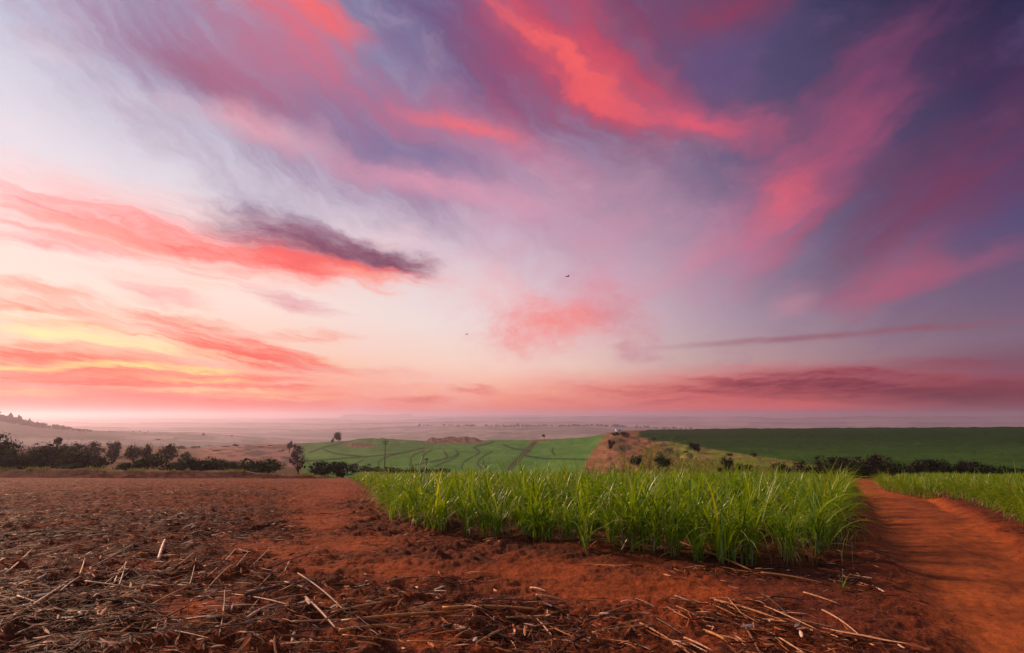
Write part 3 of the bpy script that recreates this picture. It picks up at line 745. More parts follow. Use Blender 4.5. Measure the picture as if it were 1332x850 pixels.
def frust(p, m=1.02): return (np.abs(p[:, 0]) < p[:, 1] * .905 * m + .8)

def cane_field(name, poly, seed, label, near_d, hscale=1.0):
    parts = []
    def hgt(p):
        return hscale * (.93 + .60 * (fbm(p[:, 0] * .35, p[:, 1] * .35, seed, 3) - .5)) * (1 - .30 * sst(9, 22, p[:, 1]) ) * np.clip(.66 + .34 * sst(0.0, .8, -sdf(p[:, 0], p[:, 1], poly)), 0, 1)
    area = lambda a, b, d: int(d * (poly[:, 0].max() - poly[:, 0].min()) * (b - a))
    for (a, b, dens, k, segs, wd, fold) in ((0, 11, 12, 11, 8, .033, .55), (11, 16, 8, 9, 6, .034, .5), (16, 26, 7, 7, 5, .036, 0), (26, 42, 4.6, 6, 4, .042, 0), (42, 62, 3.0, 6, 3, .06, 0)):
        lo_, hi_ = max(a, poly[:, 1].min()), min(b, poly[:, 1].max())
        if hi_ <= lo_: continue
        p = scatter(poly, area(lo_, hi_, dens), seed + b, a, b); p = p[frust(p, 1.06)]
        if not len(p): continue
        z = surf_z(p[:, 0], p[:, 1]); P = np.column_stack([p, z])
        parts.append(cane_blades(P, k, hgt(p), wd, segs, fold, seed + b + 1))
        if b <= 16:   # a few that stand well above the rest
            q = P[::70]; parts.append(cane_blades(q, 3, hgt(q[:, :2]) * 1.15, wd, segs, fold, seed + 99 + b, .6))
    V, Fq, rr = join(parts)
    print(name, len(Fq))
    o = mesh_np(name, V, Fq, M['cane'], attrs={'rnd': rr}); tag(o, label, 'sugarcane', kind='stuff'); return o
cane_field('sugarcane_field', CANE, 200, 'bright green young sugarcane standing thick across the middle of the field', 8)
cane_field('sugarcane_field', CANE2, 400, 'darker green sugarcane stand beyond the right bank of the dirt road', 8, .95)

# edge clumps: things one can point at
def clump_proto(seed, h=1.0):
    g = np.random.default_rng(seed); P = np.zeros((4, 3)); P[:, :2] = g.normal(0, .07, (4, 2))
    V, Fq, rr = cane_blades(P, 10, np.full(4, h * 1.1), .027, 9, .6, seed, 1.6)
    o = mesh_np('sugarcane_clump', V, Fq, M['cane'], attrs={'rnd': rr})
    n = 9; B = np.zeros((n, 3)); B[:, :2] = g.normal(0, .08, (n, 2)); B[:, 2] = g.uniform(.05, .3, n)
    V, Fq, rr, _ = ribbons(B, g.uniform(0, 6.28, n), g.uniform(.3, .6, n), g.uniform(.015, .03, n), g.uniform(.4, 1.2, n), g.uniform(1.9, 2.6, n), 7, g.uniform(.1, 1, n), .3)
    mesh_np('dry_leaf', V, Fq, M['dryleaf'], o, {'rnd': rr})
    A_ = Acc()
    for i in range(4): A_.tube([P[i] + (0, 0, -.08), P[i] + (0, 0, .14), P[i] + (g.normal(0, .02), g.normal(0, .02), .32)], [.016, .014, .006], 6, g.random())
    A_.build('stem', M['cane_stem'], o)
    return o
protos = [clump_proto(900 + i, .92 + .05 * i) for i in range(7)]
used = [False] * 7
def place(proto_i, loc, rz, sc, label, cat, group):
    p = protos[proto_i]
    if not used[proto_i]: o = p; used[proto_i] = True
    else:
        o = p.copy(); COL.objects.link(o)
        for ch in p.children: c = ch.copy(); COL.objects.link(c); c.parent = o
    o.location = loc; o.rotation_euler = (random.uniform(-.08, .08), random.uniform(-.08, .08), rz); o.scale = (sc,) * 3
    tag(o, label, cat, group); return o
ep = polyline_pts(CANE, .34, 3, 18); ep = ep[frust(ep)]
for i, (ex, ey) in enumerate(ep):
    ez = float(surf_z(np.array([ex]), np.array([ey]))[0]); ppx, _ = project(ex, ey, ez)
    s_ = random.uniform(.5, 1.0); ey += random.uniform(-.16, .22); ex += random.uniform(-.1, .1)
    ez = float(surf_z(np.array([ex]), np.array([ey]))[0])
    lab = 'green sugarcane clump in the ragged front edge row of the central field'; grp = 'sugarcane clumps along the front edge of the central field'
    if ey > 11 and ex > 2: lab = 'green sugarcane clump in the side row of the central field facing the dirt road'; grp = 'sugarcane clumps facing the dirt road'
    elif ppx < 566: lab = 'green sugarcane clump at the left side of the central field by the straw ground'; grp = 'sugarcane clumps beside the straw ground'
    place(i % 7, (ex, ey, ez - .02), random.uniform(0, 6.28), s_, lab, 'sugarcane', grp)
ep2 = polyline_pts(CANE2, .5, 0, 7); ep2 = ep2[frust(ep2)]
for i, (ex, ey) in enumerate(ep2):
    ez = float(surf_z(np.array([ex]), np.array([ey]))[0])
    place((i * 3) % 7, (ex, ey, ez - .02), random.uniform(0, 6.28), random.uniform(.6, .9), 'sugarcane clump at the edge of the field right of the dirt road', 'sugarcane', 'sugarcane clumps right of the dirt road')

# ------------------------------------------------------------------ straw litter
def straw_pieces(x, y, yaw, L, wd, g, lift=.02, segs=4, tone=None):
    n = len(x); t = np.linspace(-.5, .5, segs + 1)
    cur = g.normal(0, .12, n) * np.clip(.2 / L, .3, 1)
    bx = x[:, None] + L[:, None] * (t[None] * np.cos(yaw)[:, None] - cur[:, None] * (t[None] ** 2) * np.sin(yaw)[:, None])
    by = y[:, None] + L[:, None] * (t[None] * np.sin(yaw)[:, None] + cur[:, None] * (t[None] ** 2) * np.cos(yaw)[:, None])
    zs = surf_z(bx.ravel(), by.ravel()).reshape(bx.shape)
    # stiff pieces bridge the clods: blend the ground profile with its own chord
    ch = np.maximum(zs[:, :1], zs.mean(1, keepdims=True)) * (.5 - t)[None] + np.maximum(zs[:, -1:], zs.mean(1, keepdims=True)) * (.5 + t)[None]
    zz = .10 * zs + .90 * np.maximum(ch, zs * .3 + ch * .7) + np.abs(g.normal(0, lift, n))[:, None] + g.normal(0, .05, n)[:, None] * np.abs(t)[None] * np.minimum(L, .3)[:, None] + .004
    zz = zz + np.maximum((zs - zz).max(1, keepdims=True) * .55, 0)
    roll = g.normal(0, .7, n)
    prof = np.clip(1.15 - np.abs(t * 2) ** 3 * .8, .2, 1)
    w = wd[:, None] * prof[None] / 2
    sx = -np.sin(yaw)[:, None] * w * np.cos(roll)[:, None]; sy = np.cos(yaw)[:, None] * w * np.cos(roll)[:, None]; sz = np.sin(roll)[:, None] * w
    sz = np.abs(sz) * np.sign(roll)[:, None]
    mid = np.stack([bx, by, zz + w * .55], -1)
    a = np.stack([bx + sx, by + sy, zz + sz], -1); b = np.stack([bx - sx, by - sy, zz - sz * .3], -1)
    V = np.stack([a, mid, b], 2).reshape(-1, 3); k = (segs + 1) * 3; f = []
    for s_ in range(segs):
        for c in range(2): q = s_ * 3 + c; f.append([q, q + 1, q + 4, q + 3])
    Fq = (np.array(f)[None] + (np.arange(n) * k)[:, None, None]).reshape(-1, 4)
    if tone is None: tone = np.clip(g.beta(1.6, 2.2, n) , 0, 1)
    return V, Fq, np.repeat(tone, k)
def litter_density(px, py, x, y):
    d = .10 + .95 * (1 - sst(150, 560, px - (py - 700) * .5)) * sst(612, 640, py)
    d = np.maximum(d, .95 * np.exp(-(((px - 500) / 230) ** 2 + ((py - 812) / 30) ** 2)))
    d = np.maximum(d, .75 * np.exp(-(((px - 720) / 130) ** 2 + ((py - 835) / 28) ** 2)))
    d = np.maximum(d, .85 * np.exp(-(((px - 975) / 105) ** 2 + ((py - 812 - .12 * (px - 975)) / 22) ** 2)))
    d = np.maximum(d, .45 * np.exp(-(((px - 1000) / 170) ** 2 + ((py - 850) / 26) ** 2)))
    d = np.maximum(d, .60 * np.exp(-(((px - 590) / 60) ** 2 + ((py - 760) / 14) ** 2)))
    d = np.maximum(d, .60 * np.exp(-(((px - 800) / 65) ** 2 + ((py - 742) / 9) ** 2)))
    d = np.maximum(d, .75 * np.exp(-(((px - 960) / 80) ** 2 + ((py - 752) / 10) ** 2)))
    d = np.maximum(d, .75 * np.exp(-(((px - 1105) / 55) ** 2 + ((py - 745) / 30) ** 2)))
    d = np.maximum(d, .55 * np.exp(-(((px - 640) / 110) ** 2 + ((py - 705) / 7) ** 2)))
    road, bare, c1, dr = near_masks(x, y)
    d = d * (1 - .93 * road) * (1 - .80 * bare)
    d = d * (.35 + 1.3 * sst(.38, .60, fbm(x * 1.5, y * 2.2, 301, 3)))
    return np.where(c1 < -.2, 0, d)
def build_litter():
    g = np.random.default_rng(77); parts = []
    #   n, ymin, ymax, lenscale, width, segs
    for (n, y0, y1, l0, l1, wd, segs, big) in ((90000, 3.6, 8.5, .02, .12, .0042, 2, 0), (10000, 3.6, 9, .07, .24, .0090, 3, 1), (500, 3.6, 9, .25, .50, .012, 4, 1),
                                       (120000, 8.5, 22, .03, .15, .0085, 2, 0), (7000, 8.5, 22, .10, .32, .015, 3, 1), (80000, 22, 68, .06, .28, .034, 1, 0)):
        y = np.exp(g.uniform(math.log(y0), math.log(y1), n)); x = g.uniform(-.96, .96, n) * y
        z = field_z(y); px, py = project(x, y, z); keep = g.random(n) < litter_density(px, py, x, y) ** 1.25
        x, y, px, py = x[keep], y[keep], px[keep], py[keep]; m = len(x)
        main = np.where(px < 700, .35, -.45) + .8 * (fbm(x * .7, y * .7, 311, 2) - .5) * 3
        yaw = main + g.normal(0, .55, m)
        flip = g.random(m) < .22; yaw[flip] = g.uniform(0, math.pi, flip.sum())
        L = g.uniform(l0, l1, m); w = wd * g.gamma(4, .25, m)
        tone = np.clip(g.beta(.8, 1.7, m) + (.05 if big else 0), 0, 1)
        parts.append(straw_pieces(x, y, yaw, L, w, g, .012 if not big else .02, segs, tone))
    V, Fq, rr = join(parts); print('litter', len(Fq))
    o = mesh_np('cane_straw', V, Fq, M['straw'], attrs={'rnd': rr})
    tag(o, 'dry brown and pale cane straw littered thick over the red soil', 'straw', kind='stuff')
    # torn leaf sheaths: wide flat chips
    n = 14000; y = np.exp(g.uniform(math.log(3.7), math.log(15), n)); x = g.uniform(-.95, .95, n) * y
    px, py = project(x, y, field_z(y)); keep = g.random(n) < litter_density(px, py, x, y) ** 1.4; x, y = x[keep], y[keep]; m = len(x)
    V, Fq, rr = straw_pieces(x, y, g.uniform(0, 3.14, m), g.uniform(.03, .15, m), g.uniform(.009, .026, m), g, .02, 3, np.clip(g.normal(.50, .28, m), 0, 1))
    o = mesh_np('leaf_scrap', V, Fq, M['straw'], attrs={'rnd': rr}); tag(o, 'pale torn leaf scraps scattered among the straw', 'leaf scraps', kind='stuff')
build_litter()

# single stalks one can point at: (photo end points, radius, tone, label)
def stalk(p0, p1, rad, tone, label, group=None, bend=.06, lift=.03, kind='stalk'):
    a = ray_ground(*p0, 2.0, 60); b = ray_ground(*p1, 2.0, 60); k = 12; tt = np.linspace(0, 1, k)
    pts = a[None] * (1 - tt)[:, None] + b[None] * tt[:, None]; L = np.linalg.norm(b - a)
    nrm = np.array([-(b - a)[1], (b - a)[0], 0]) / L; pts = pts + nrm[None] * (np.sin(tt * math.pi) * bend * L)[:, None]
    z = surf_z(pts[:, 0], pts[:, 1]); ch = np.maximum(z, z[0] * (1 - tt) + z[-1] * tt)
    ch = z[0] * (1 - tt) + z[-1] * tt; pts[:, 2] = ch + max((z - ch).max(), 0) * .8 + rad * .6 + lift * np.sin(tt * math.pi) * .4
    A_ = Acc(); o0 = pts[0].copy()
    rads = rad * (1 + .0 * tt) * np.clip(1.05 - .5 * tt ** 3, .4, 1.1)
    A_.tube(pts - o0, rads, 8, tone)
    for q in range(2, k - 1, 3):     # joints of the cane
        dirv = (pts[q + 1] - pts[q]); dirv /= np.linalg.norm(dirv)
        A_.tube([pts[q] - o0 - dirv * .004, pts[q] - o0, pts[q] - o0 + dirv * .004], [rads[q] * 1.02, rads[q] * 1.22, rads[q] * 1.02], 8, max(0, tone - .25))
    o = A_.build('cane_stalk', M['stalk']); o.location = o0; tag(o, label, 'cane stalk', group); return o
ST = [((318, 787), (432, 757), .015, .05, 'dark weathered cane stalk lying aslant left of the lower middle straw heap'),
      ((444, 812), (600, 806), .013, .62, 'long orange stalk lying level across the straw heap at bottom centre'),
      ((575, 806), (700, 808), .012, .66, 'orange stalk continuing right of the straw heap at bottom centre'),
      ((440, 838), (535, 822), .013, .60, 'yellow-orange stalk lowest on the left of the bottom centre heap'),
      ((397, 787), (438, 836), .011, .30, 'curved grey-tan stalk crossing down over the bottom centre heap'),
      ((320, 812), (358, 794), .012, .95, 'pale split stalk pointing up right at the left end of the bottom heap'),
      ((380, 846), (384, 824), .014, .35, 'thick grey stump of stalk standing at the bottom edge, left of centre'),
      ((885, 729), (964, 736), .013, .60, 'long orange stalk at the foot of the central cane, upper of a pair'),
      ((880, 719), (978, 749), .013, .64, 'orange stalk crossing the pair at the foot of the central cane'),
      ((990, 750), (1070, 762), .010, .50, 'thin tan stalk below the right front corner of the cane'),
      ((930, 786), (1030, 820), .009, .62, 'orange stalk running down right through the straw right of centre'),
      ((915, 826), (955, 850), .010, .66, 'orange stalk near the bottom edge right of centre, pointing down right'),
      ((1070, 800), (1120, 838), .006, .85, 'thin pale stalk on bare soil beside the dirt road'),
      ((690, 769), (712, 775), .010, .95, 'short pale stalk alone on the bare red soil in the middle'),
      ((697, 785), (740, 788), .011, .75, 'short tan stalk on the red soil below the lone pale one'),
      ((808, 790), (828, 791), .007, 1.0, 'short whitish stalk level on bare soil right of centre'),
      ((505, 768), (545, 755), .013, .55, 'brown bent stalk above the bottom centre heap'),
      ((515, 790), (430, 800), .010, .72, 'long pinkish stalk above the orange ones in the bottom centre heap'),
      ((20, 793), (75, 800), .010, .55, 'flat tan stalk near the left edge of the picture'),
      ((30, 815), (85, 768), .008, .85, 'pale stalk pointing up right near the left edge'),
      ((205, 737), (213, 718), .016, .98, 'short bright chip of stalk upright among the straw at left'),
      ((620, 848), (665, 822), .009, .80, 'pale curved stalk at the bottom edge, centre right heap')]
for p0, p1, r0, tn, lb in ST: stalk(p0, p1, r0, tn, lb, bend=random.uniform(-.015, .015))
gs = random.Random(3)
for i in range(110):
    if i < 60: a = (gs.uniform(0, 420), gs.uniform(745, 850)); ang = gs.gauss(-.35, .45)
    elif i < 85: a = (gs.uniform(400, 800), gs.uniform(790, 850)); ang = gs.gauss(-.05, .4)
    else: a = (gs.uniform(820, 1060), gs.uniform(775, 850)); ang = gs.gauss(.5, .35)
    L = gs.uniform(30, 95); b = (a[0] + L * math.cos(ang), a[1] + L * math.sin(ang) * .7)
    if max(a[1], b[1]) > 880: continue
    reg = 'left foreground' if i < 60 else ('bottom centre straw heap' if i < 85 else 'straw patch right of centre')
    stalk(a, b, gs.uniform(.004, .008), gs.random() * .85, 'thin dry cane stalk among others in the ' + reg, 'thin dry stalks in the ' + reg, gs.uniform(-.018, .018), .015)

# small weed with a white tuft by the road
wp = ray_ground(1096, 768, 2, 60); wz = float(surf_z(np.array([wp[0]]), np.array([wp[1]]))[0])
wd_ = empty('weed', (wp[0], wp[1], wz)); wd_.scale = (.6, .6, .6); tag(wd_, 'small spindly weed with a white seed tuft beside the dirt road', 'weed')
n = 26; g = np.random.default_rng(6)
V, Fq, rr, _ = ribbons(np.zeros((n, 3)), g.uniform(0, 6.28, n), g.uniform(.10, .34, n), g.uniform(.006, .012, n), g.uniform(.1, .8, n), g.uniform(.9, 2.0, n), 6, g.uniform(.2, .8, n))
mesh_np('leaf', V, Fq, M['grassy'], wd_, {'rnd': rr})
A_ = Acc(); A_.tube([(0, 0, 0), (.01, 0, .15), (.03, 0, .30)], [.004, .003, .002], 6, .5); A_.build('stem', M['cane_stem'], wd_)
n = 40; V, Fq, rr, _ = ribbons(np.tile([.03, 0, .29], (n, 1)), g.uniform(0, 6.28, n), g.uniform(.012, .03, n), g.uniform(.003, .006, n), g.uniform(.0, .9, n), g.uniform(.2, 1.4, n), 3, g.uniform(0, 1, n))
mesh_np('seed_tuft', V, Fq, M['white'], wd_, {'rnd': rr})

# ------------------------------------------------------------------ trees and bushes
def foliage(center, rad, n, leaf, g, clumps=9, hollow=.55, flat=0.0):
    """leaf-sized faces in uneven clumps through an ellipsoidal crown"""
    c = g.normal(0, 1, (clumps, 3)); c /= np.linalg.norm(c, axis=1)[:, None]; c *= g.uniform(.25, .72, clumps)[:, None]
    if flat: c[:, 2] = np.abs(c[:, 2]) * .5
    cr = g.uniform(.28, .52, clumps); w = cr ** 2 / (cr ** 2).sum(); k = g.choice(clumps, n, p=w)
    d = g.normal(0, 1, (n, 3)); d /= np.linalg.norm(d, axis=1)[:, None]; rr = g.uniform(hollow, 1.06, n) ** .6
    p = (c[k] + d * (cr[k] * rr)[:, None]) * rad + center
    u = g.normal(0, 1, (n, 3)); u /= np.linalg.norm(u, axis=1)[:, None]; nr = d + .8 * g.normal(0, 1, (n, 3)); v = np.cross(nr, u); v /= np.linalg.norm(v, axis=1)[:, None] + 1e-9; u = np.cross(v, nr); u /= np.linalg.norm(u, axis=1)[:, None] + 1e-9
    s = leaf * g.uniform(.6, 1.4, n)[:, None]; core = g.random(n) < .16; p[core] = (c[k] + d * (cr[k] * rr * .62)[:, None])[core] * rad + center; s[core] *= 3.0
    V = np.stack([p - u * s, p + v * s * .55, p + u * s, p - v * s * .55], 1).reshape(-1, 3)
    Fq = np.arange(4 * n).reshape(-1, 4)
    ton = np.clip(np.repeat(g.uniform(.15, .85, clumps)[k] + g.normal(0, .18, n), 4), 0, 1)
    return V, Fq, ton
def tree(name, label, cat, px, Y, top, bot_px, wpx, mat, group=None, trunk_frac=.3, n=700, clumps=9, bare=False, flat=0, leafk=1.0, seed=None, base=None):
    g = np.random.default_rng(seed or int(px * 7 + Y)); p = at_dist(px, Y) if base is None else base
    ztop = EYE + Y * slope_y(top); h = max(ztop - p[2], .5); w = wpx / 740 * Y
    # the visible bottom may be higher than the ground (hidden foot): crown spans to bot_px
    cb = EYE + Y * slope_y(bot_px) - p[2]; cb = max(cb, 0) if trunk_frac > .05 else 0
    root = empty(name, p); tag(root, label, cat, group)
    t0 = h * trunk_frac; ch = h - t0 * .9; cz = h - ch / 2
    if trunk_frac < .25 and not bare: ch = h * 1.02; cz = h * .46; n = int(n * 2.6); clumps += 6; leafk *= .80; hollow = .2
    A_ = Acc(); tr = max(.03 * h, .03)
    A_.tube([(0, 0, -.3), (tr * .3, 0, t0 * .6), (-.2 * tr, tr * .2, t0 + ch * .25)], [tr * 1.2, tr * .9, tr * .6], 7, .4)
    nb = 5 if not bare else 13
    for i in range(nb):
        a = 2 * math.pi * i / nb + g.uniform(-.4, .4); e = g.uniform(.55, 1.0)
        tip = np.array([math.cos(a) * w * .40 * e, math.sin(a) * w * .40 * e, t0 + ch * g.uniform(.45, .95)])
        st = np.array([0, 0, t0 * g.uniform(.5, 1.05)]); md = (st + tip) / 2 + np.array([0, 0, ch * .08])
        A_.tube([st, md, tip], [tr * .5, tr * .3, tr * .1], 5, g.random())
        if bare:
            for j in range(9):
                s0 = st + (tip - st) * g.uniform(.35, 1); dv = g.normal(0, 1, 3); dv[2] = abs(dv[2]) * .8; dv *= w * .20 / np.linalg.norm(dv)
                A_.tube([s0, s0 + dv * .5, s0 + dv + g.normal(0, .03, 3)], [tr * .22, tr * .15, tr * .08], 4, g.random())
    A_.build('trunk' if not bare else 'branches', M['twig'], root)
    rad = np.array([w / 2 * 1.12, w / 2 * 1.12, ch / 2 * (1.15 if trunk_frac >= .25 else 1.22)])
    if bare: n = 260; leafk = .35
    V, Fq, ton = foliage(np.array([0, 0, cz]), rad, n, leafk * (.045 if w < 3 * ch else .06) * math.sqrt(w * ch) * (700 / max(n, 1)) ** .4, g, clumps, flat=flat)
    mesh_np('crown', V, Fq, M[mat], root, {'rnd': ton}, smooth=False)
    return root
T = tree
nb_ = 'bushes along the left field bank'
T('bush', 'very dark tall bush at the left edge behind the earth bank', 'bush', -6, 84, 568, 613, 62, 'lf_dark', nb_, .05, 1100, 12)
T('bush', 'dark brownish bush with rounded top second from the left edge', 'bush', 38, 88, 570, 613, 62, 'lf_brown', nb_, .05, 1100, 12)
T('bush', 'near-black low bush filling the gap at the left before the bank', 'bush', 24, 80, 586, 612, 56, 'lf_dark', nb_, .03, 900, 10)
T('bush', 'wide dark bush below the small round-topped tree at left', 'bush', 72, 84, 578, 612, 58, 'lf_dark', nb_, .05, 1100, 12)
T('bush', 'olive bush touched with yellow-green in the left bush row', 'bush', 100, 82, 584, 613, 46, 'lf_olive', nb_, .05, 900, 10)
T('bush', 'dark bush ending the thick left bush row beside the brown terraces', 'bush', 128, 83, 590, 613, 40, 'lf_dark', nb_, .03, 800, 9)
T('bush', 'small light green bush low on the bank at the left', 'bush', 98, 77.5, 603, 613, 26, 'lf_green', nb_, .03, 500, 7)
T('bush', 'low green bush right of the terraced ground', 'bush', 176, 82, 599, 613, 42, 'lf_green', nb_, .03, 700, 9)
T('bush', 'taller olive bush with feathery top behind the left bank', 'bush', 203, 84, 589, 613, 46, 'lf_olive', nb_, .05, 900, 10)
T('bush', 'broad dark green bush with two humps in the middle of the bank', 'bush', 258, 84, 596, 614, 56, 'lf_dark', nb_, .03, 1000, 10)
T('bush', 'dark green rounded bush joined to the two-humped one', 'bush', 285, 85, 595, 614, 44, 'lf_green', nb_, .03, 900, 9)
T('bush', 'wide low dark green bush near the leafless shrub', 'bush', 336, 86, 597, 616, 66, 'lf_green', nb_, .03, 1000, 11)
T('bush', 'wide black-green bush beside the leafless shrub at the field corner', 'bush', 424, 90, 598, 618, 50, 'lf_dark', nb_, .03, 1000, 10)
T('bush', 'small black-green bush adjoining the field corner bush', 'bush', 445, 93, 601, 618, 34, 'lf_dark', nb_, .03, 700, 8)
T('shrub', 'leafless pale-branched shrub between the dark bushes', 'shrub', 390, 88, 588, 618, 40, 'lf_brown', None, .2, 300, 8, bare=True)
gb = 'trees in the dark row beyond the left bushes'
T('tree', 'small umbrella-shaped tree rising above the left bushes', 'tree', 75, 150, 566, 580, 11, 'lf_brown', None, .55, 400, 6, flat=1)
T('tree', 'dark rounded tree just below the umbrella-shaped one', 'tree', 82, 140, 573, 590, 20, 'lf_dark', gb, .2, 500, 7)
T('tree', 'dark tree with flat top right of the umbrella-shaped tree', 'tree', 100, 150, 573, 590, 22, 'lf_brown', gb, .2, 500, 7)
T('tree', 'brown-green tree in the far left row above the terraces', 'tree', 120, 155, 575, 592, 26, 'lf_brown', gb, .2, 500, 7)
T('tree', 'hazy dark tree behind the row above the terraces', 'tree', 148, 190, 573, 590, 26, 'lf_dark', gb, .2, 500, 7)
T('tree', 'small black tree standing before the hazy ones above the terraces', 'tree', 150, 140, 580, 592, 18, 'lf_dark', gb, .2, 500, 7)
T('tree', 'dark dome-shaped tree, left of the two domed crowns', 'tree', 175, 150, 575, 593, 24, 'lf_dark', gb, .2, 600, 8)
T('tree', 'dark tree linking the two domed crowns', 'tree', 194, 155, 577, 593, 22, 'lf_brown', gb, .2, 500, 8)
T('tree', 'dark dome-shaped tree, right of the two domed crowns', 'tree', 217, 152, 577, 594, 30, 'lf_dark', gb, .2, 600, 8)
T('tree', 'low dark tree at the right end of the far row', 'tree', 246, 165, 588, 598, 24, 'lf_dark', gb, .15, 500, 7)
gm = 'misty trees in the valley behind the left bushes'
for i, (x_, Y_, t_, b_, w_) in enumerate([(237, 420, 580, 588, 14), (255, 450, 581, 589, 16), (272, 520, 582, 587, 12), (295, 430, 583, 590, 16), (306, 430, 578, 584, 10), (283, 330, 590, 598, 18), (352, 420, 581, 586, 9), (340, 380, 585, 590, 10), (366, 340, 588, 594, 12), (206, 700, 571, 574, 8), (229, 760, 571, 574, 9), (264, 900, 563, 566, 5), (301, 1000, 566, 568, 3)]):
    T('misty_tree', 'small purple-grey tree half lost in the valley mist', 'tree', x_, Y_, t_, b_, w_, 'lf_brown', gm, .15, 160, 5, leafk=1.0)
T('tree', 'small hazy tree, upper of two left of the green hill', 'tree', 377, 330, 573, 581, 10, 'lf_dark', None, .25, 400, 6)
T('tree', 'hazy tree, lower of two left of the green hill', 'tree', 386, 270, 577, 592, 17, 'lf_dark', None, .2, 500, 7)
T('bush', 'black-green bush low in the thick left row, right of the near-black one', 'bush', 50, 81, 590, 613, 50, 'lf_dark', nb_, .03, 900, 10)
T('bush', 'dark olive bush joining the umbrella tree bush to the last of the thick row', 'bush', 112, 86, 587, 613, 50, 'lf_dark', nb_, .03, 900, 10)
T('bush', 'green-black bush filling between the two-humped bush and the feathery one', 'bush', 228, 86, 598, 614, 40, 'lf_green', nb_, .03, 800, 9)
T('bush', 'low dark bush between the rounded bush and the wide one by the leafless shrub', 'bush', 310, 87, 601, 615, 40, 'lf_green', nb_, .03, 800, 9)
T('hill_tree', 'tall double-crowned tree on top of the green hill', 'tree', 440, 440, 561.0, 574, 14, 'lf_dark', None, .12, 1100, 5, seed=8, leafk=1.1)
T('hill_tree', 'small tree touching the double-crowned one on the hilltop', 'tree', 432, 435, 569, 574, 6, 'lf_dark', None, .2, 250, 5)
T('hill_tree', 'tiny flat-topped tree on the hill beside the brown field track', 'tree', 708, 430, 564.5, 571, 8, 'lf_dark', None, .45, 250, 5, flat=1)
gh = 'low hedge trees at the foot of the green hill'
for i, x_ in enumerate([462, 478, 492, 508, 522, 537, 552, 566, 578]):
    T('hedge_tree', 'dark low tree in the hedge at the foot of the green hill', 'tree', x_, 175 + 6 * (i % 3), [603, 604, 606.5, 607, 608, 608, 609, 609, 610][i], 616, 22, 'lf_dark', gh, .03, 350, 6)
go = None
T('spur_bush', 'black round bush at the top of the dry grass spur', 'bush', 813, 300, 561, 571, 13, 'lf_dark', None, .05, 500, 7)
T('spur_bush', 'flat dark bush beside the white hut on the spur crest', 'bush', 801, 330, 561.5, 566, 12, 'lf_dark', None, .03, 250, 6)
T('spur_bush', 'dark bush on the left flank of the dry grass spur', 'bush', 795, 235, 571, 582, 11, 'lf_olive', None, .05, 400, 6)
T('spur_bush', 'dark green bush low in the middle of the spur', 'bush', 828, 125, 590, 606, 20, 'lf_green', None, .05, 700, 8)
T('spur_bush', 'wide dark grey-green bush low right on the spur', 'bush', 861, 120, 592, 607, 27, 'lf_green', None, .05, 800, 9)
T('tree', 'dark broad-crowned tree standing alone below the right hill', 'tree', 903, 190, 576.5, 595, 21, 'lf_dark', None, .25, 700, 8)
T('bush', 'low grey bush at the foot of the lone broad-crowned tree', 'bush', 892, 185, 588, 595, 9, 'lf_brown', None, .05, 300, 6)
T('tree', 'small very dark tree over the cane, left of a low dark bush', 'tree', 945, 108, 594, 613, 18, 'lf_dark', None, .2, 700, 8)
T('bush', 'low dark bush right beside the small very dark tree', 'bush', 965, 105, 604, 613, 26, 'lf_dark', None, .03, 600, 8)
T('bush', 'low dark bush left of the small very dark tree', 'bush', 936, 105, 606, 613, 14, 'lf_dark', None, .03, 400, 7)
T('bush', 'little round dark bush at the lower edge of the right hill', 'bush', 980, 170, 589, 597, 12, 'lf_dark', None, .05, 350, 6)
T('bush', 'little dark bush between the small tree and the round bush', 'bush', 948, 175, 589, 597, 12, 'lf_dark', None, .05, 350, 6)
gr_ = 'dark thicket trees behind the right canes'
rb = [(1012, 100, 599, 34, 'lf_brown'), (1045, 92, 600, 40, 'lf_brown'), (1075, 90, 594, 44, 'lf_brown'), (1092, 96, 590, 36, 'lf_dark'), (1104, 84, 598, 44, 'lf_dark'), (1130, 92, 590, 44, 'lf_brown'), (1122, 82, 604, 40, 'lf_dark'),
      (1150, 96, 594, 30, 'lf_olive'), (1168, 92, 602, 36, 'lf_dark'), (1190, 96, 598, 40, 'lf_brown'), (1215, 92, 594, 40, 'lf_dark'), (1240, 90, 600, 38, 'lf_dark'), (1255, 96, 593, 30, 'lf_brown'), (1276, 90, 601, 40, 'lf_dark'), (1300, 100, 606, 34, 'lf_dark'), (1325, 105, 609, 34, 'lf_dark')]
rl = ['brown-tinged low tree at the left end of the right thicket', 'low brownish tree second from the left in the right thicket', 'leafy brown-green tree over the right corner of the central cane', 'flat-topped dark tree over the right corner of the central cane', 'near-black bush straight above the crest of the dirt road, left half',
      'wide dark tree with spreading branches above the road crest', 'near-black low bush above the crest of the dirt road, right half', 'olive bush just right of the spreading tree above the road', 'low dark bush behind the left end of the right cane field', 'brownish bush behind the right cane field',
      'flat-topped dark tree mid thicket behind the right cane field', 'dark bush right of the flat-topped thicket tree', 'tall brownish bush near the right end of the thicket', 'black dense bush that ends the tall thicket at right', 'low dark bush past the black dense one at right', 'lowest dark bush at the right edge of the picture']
for (x_, Y_, t_, w_, m_), lb in zip(rb, rl): T('thicket_tree', lb, 'tree', x_, Y_, t_, 624, w_, m_, gr_, .05, 800, 9, leafk=.9)

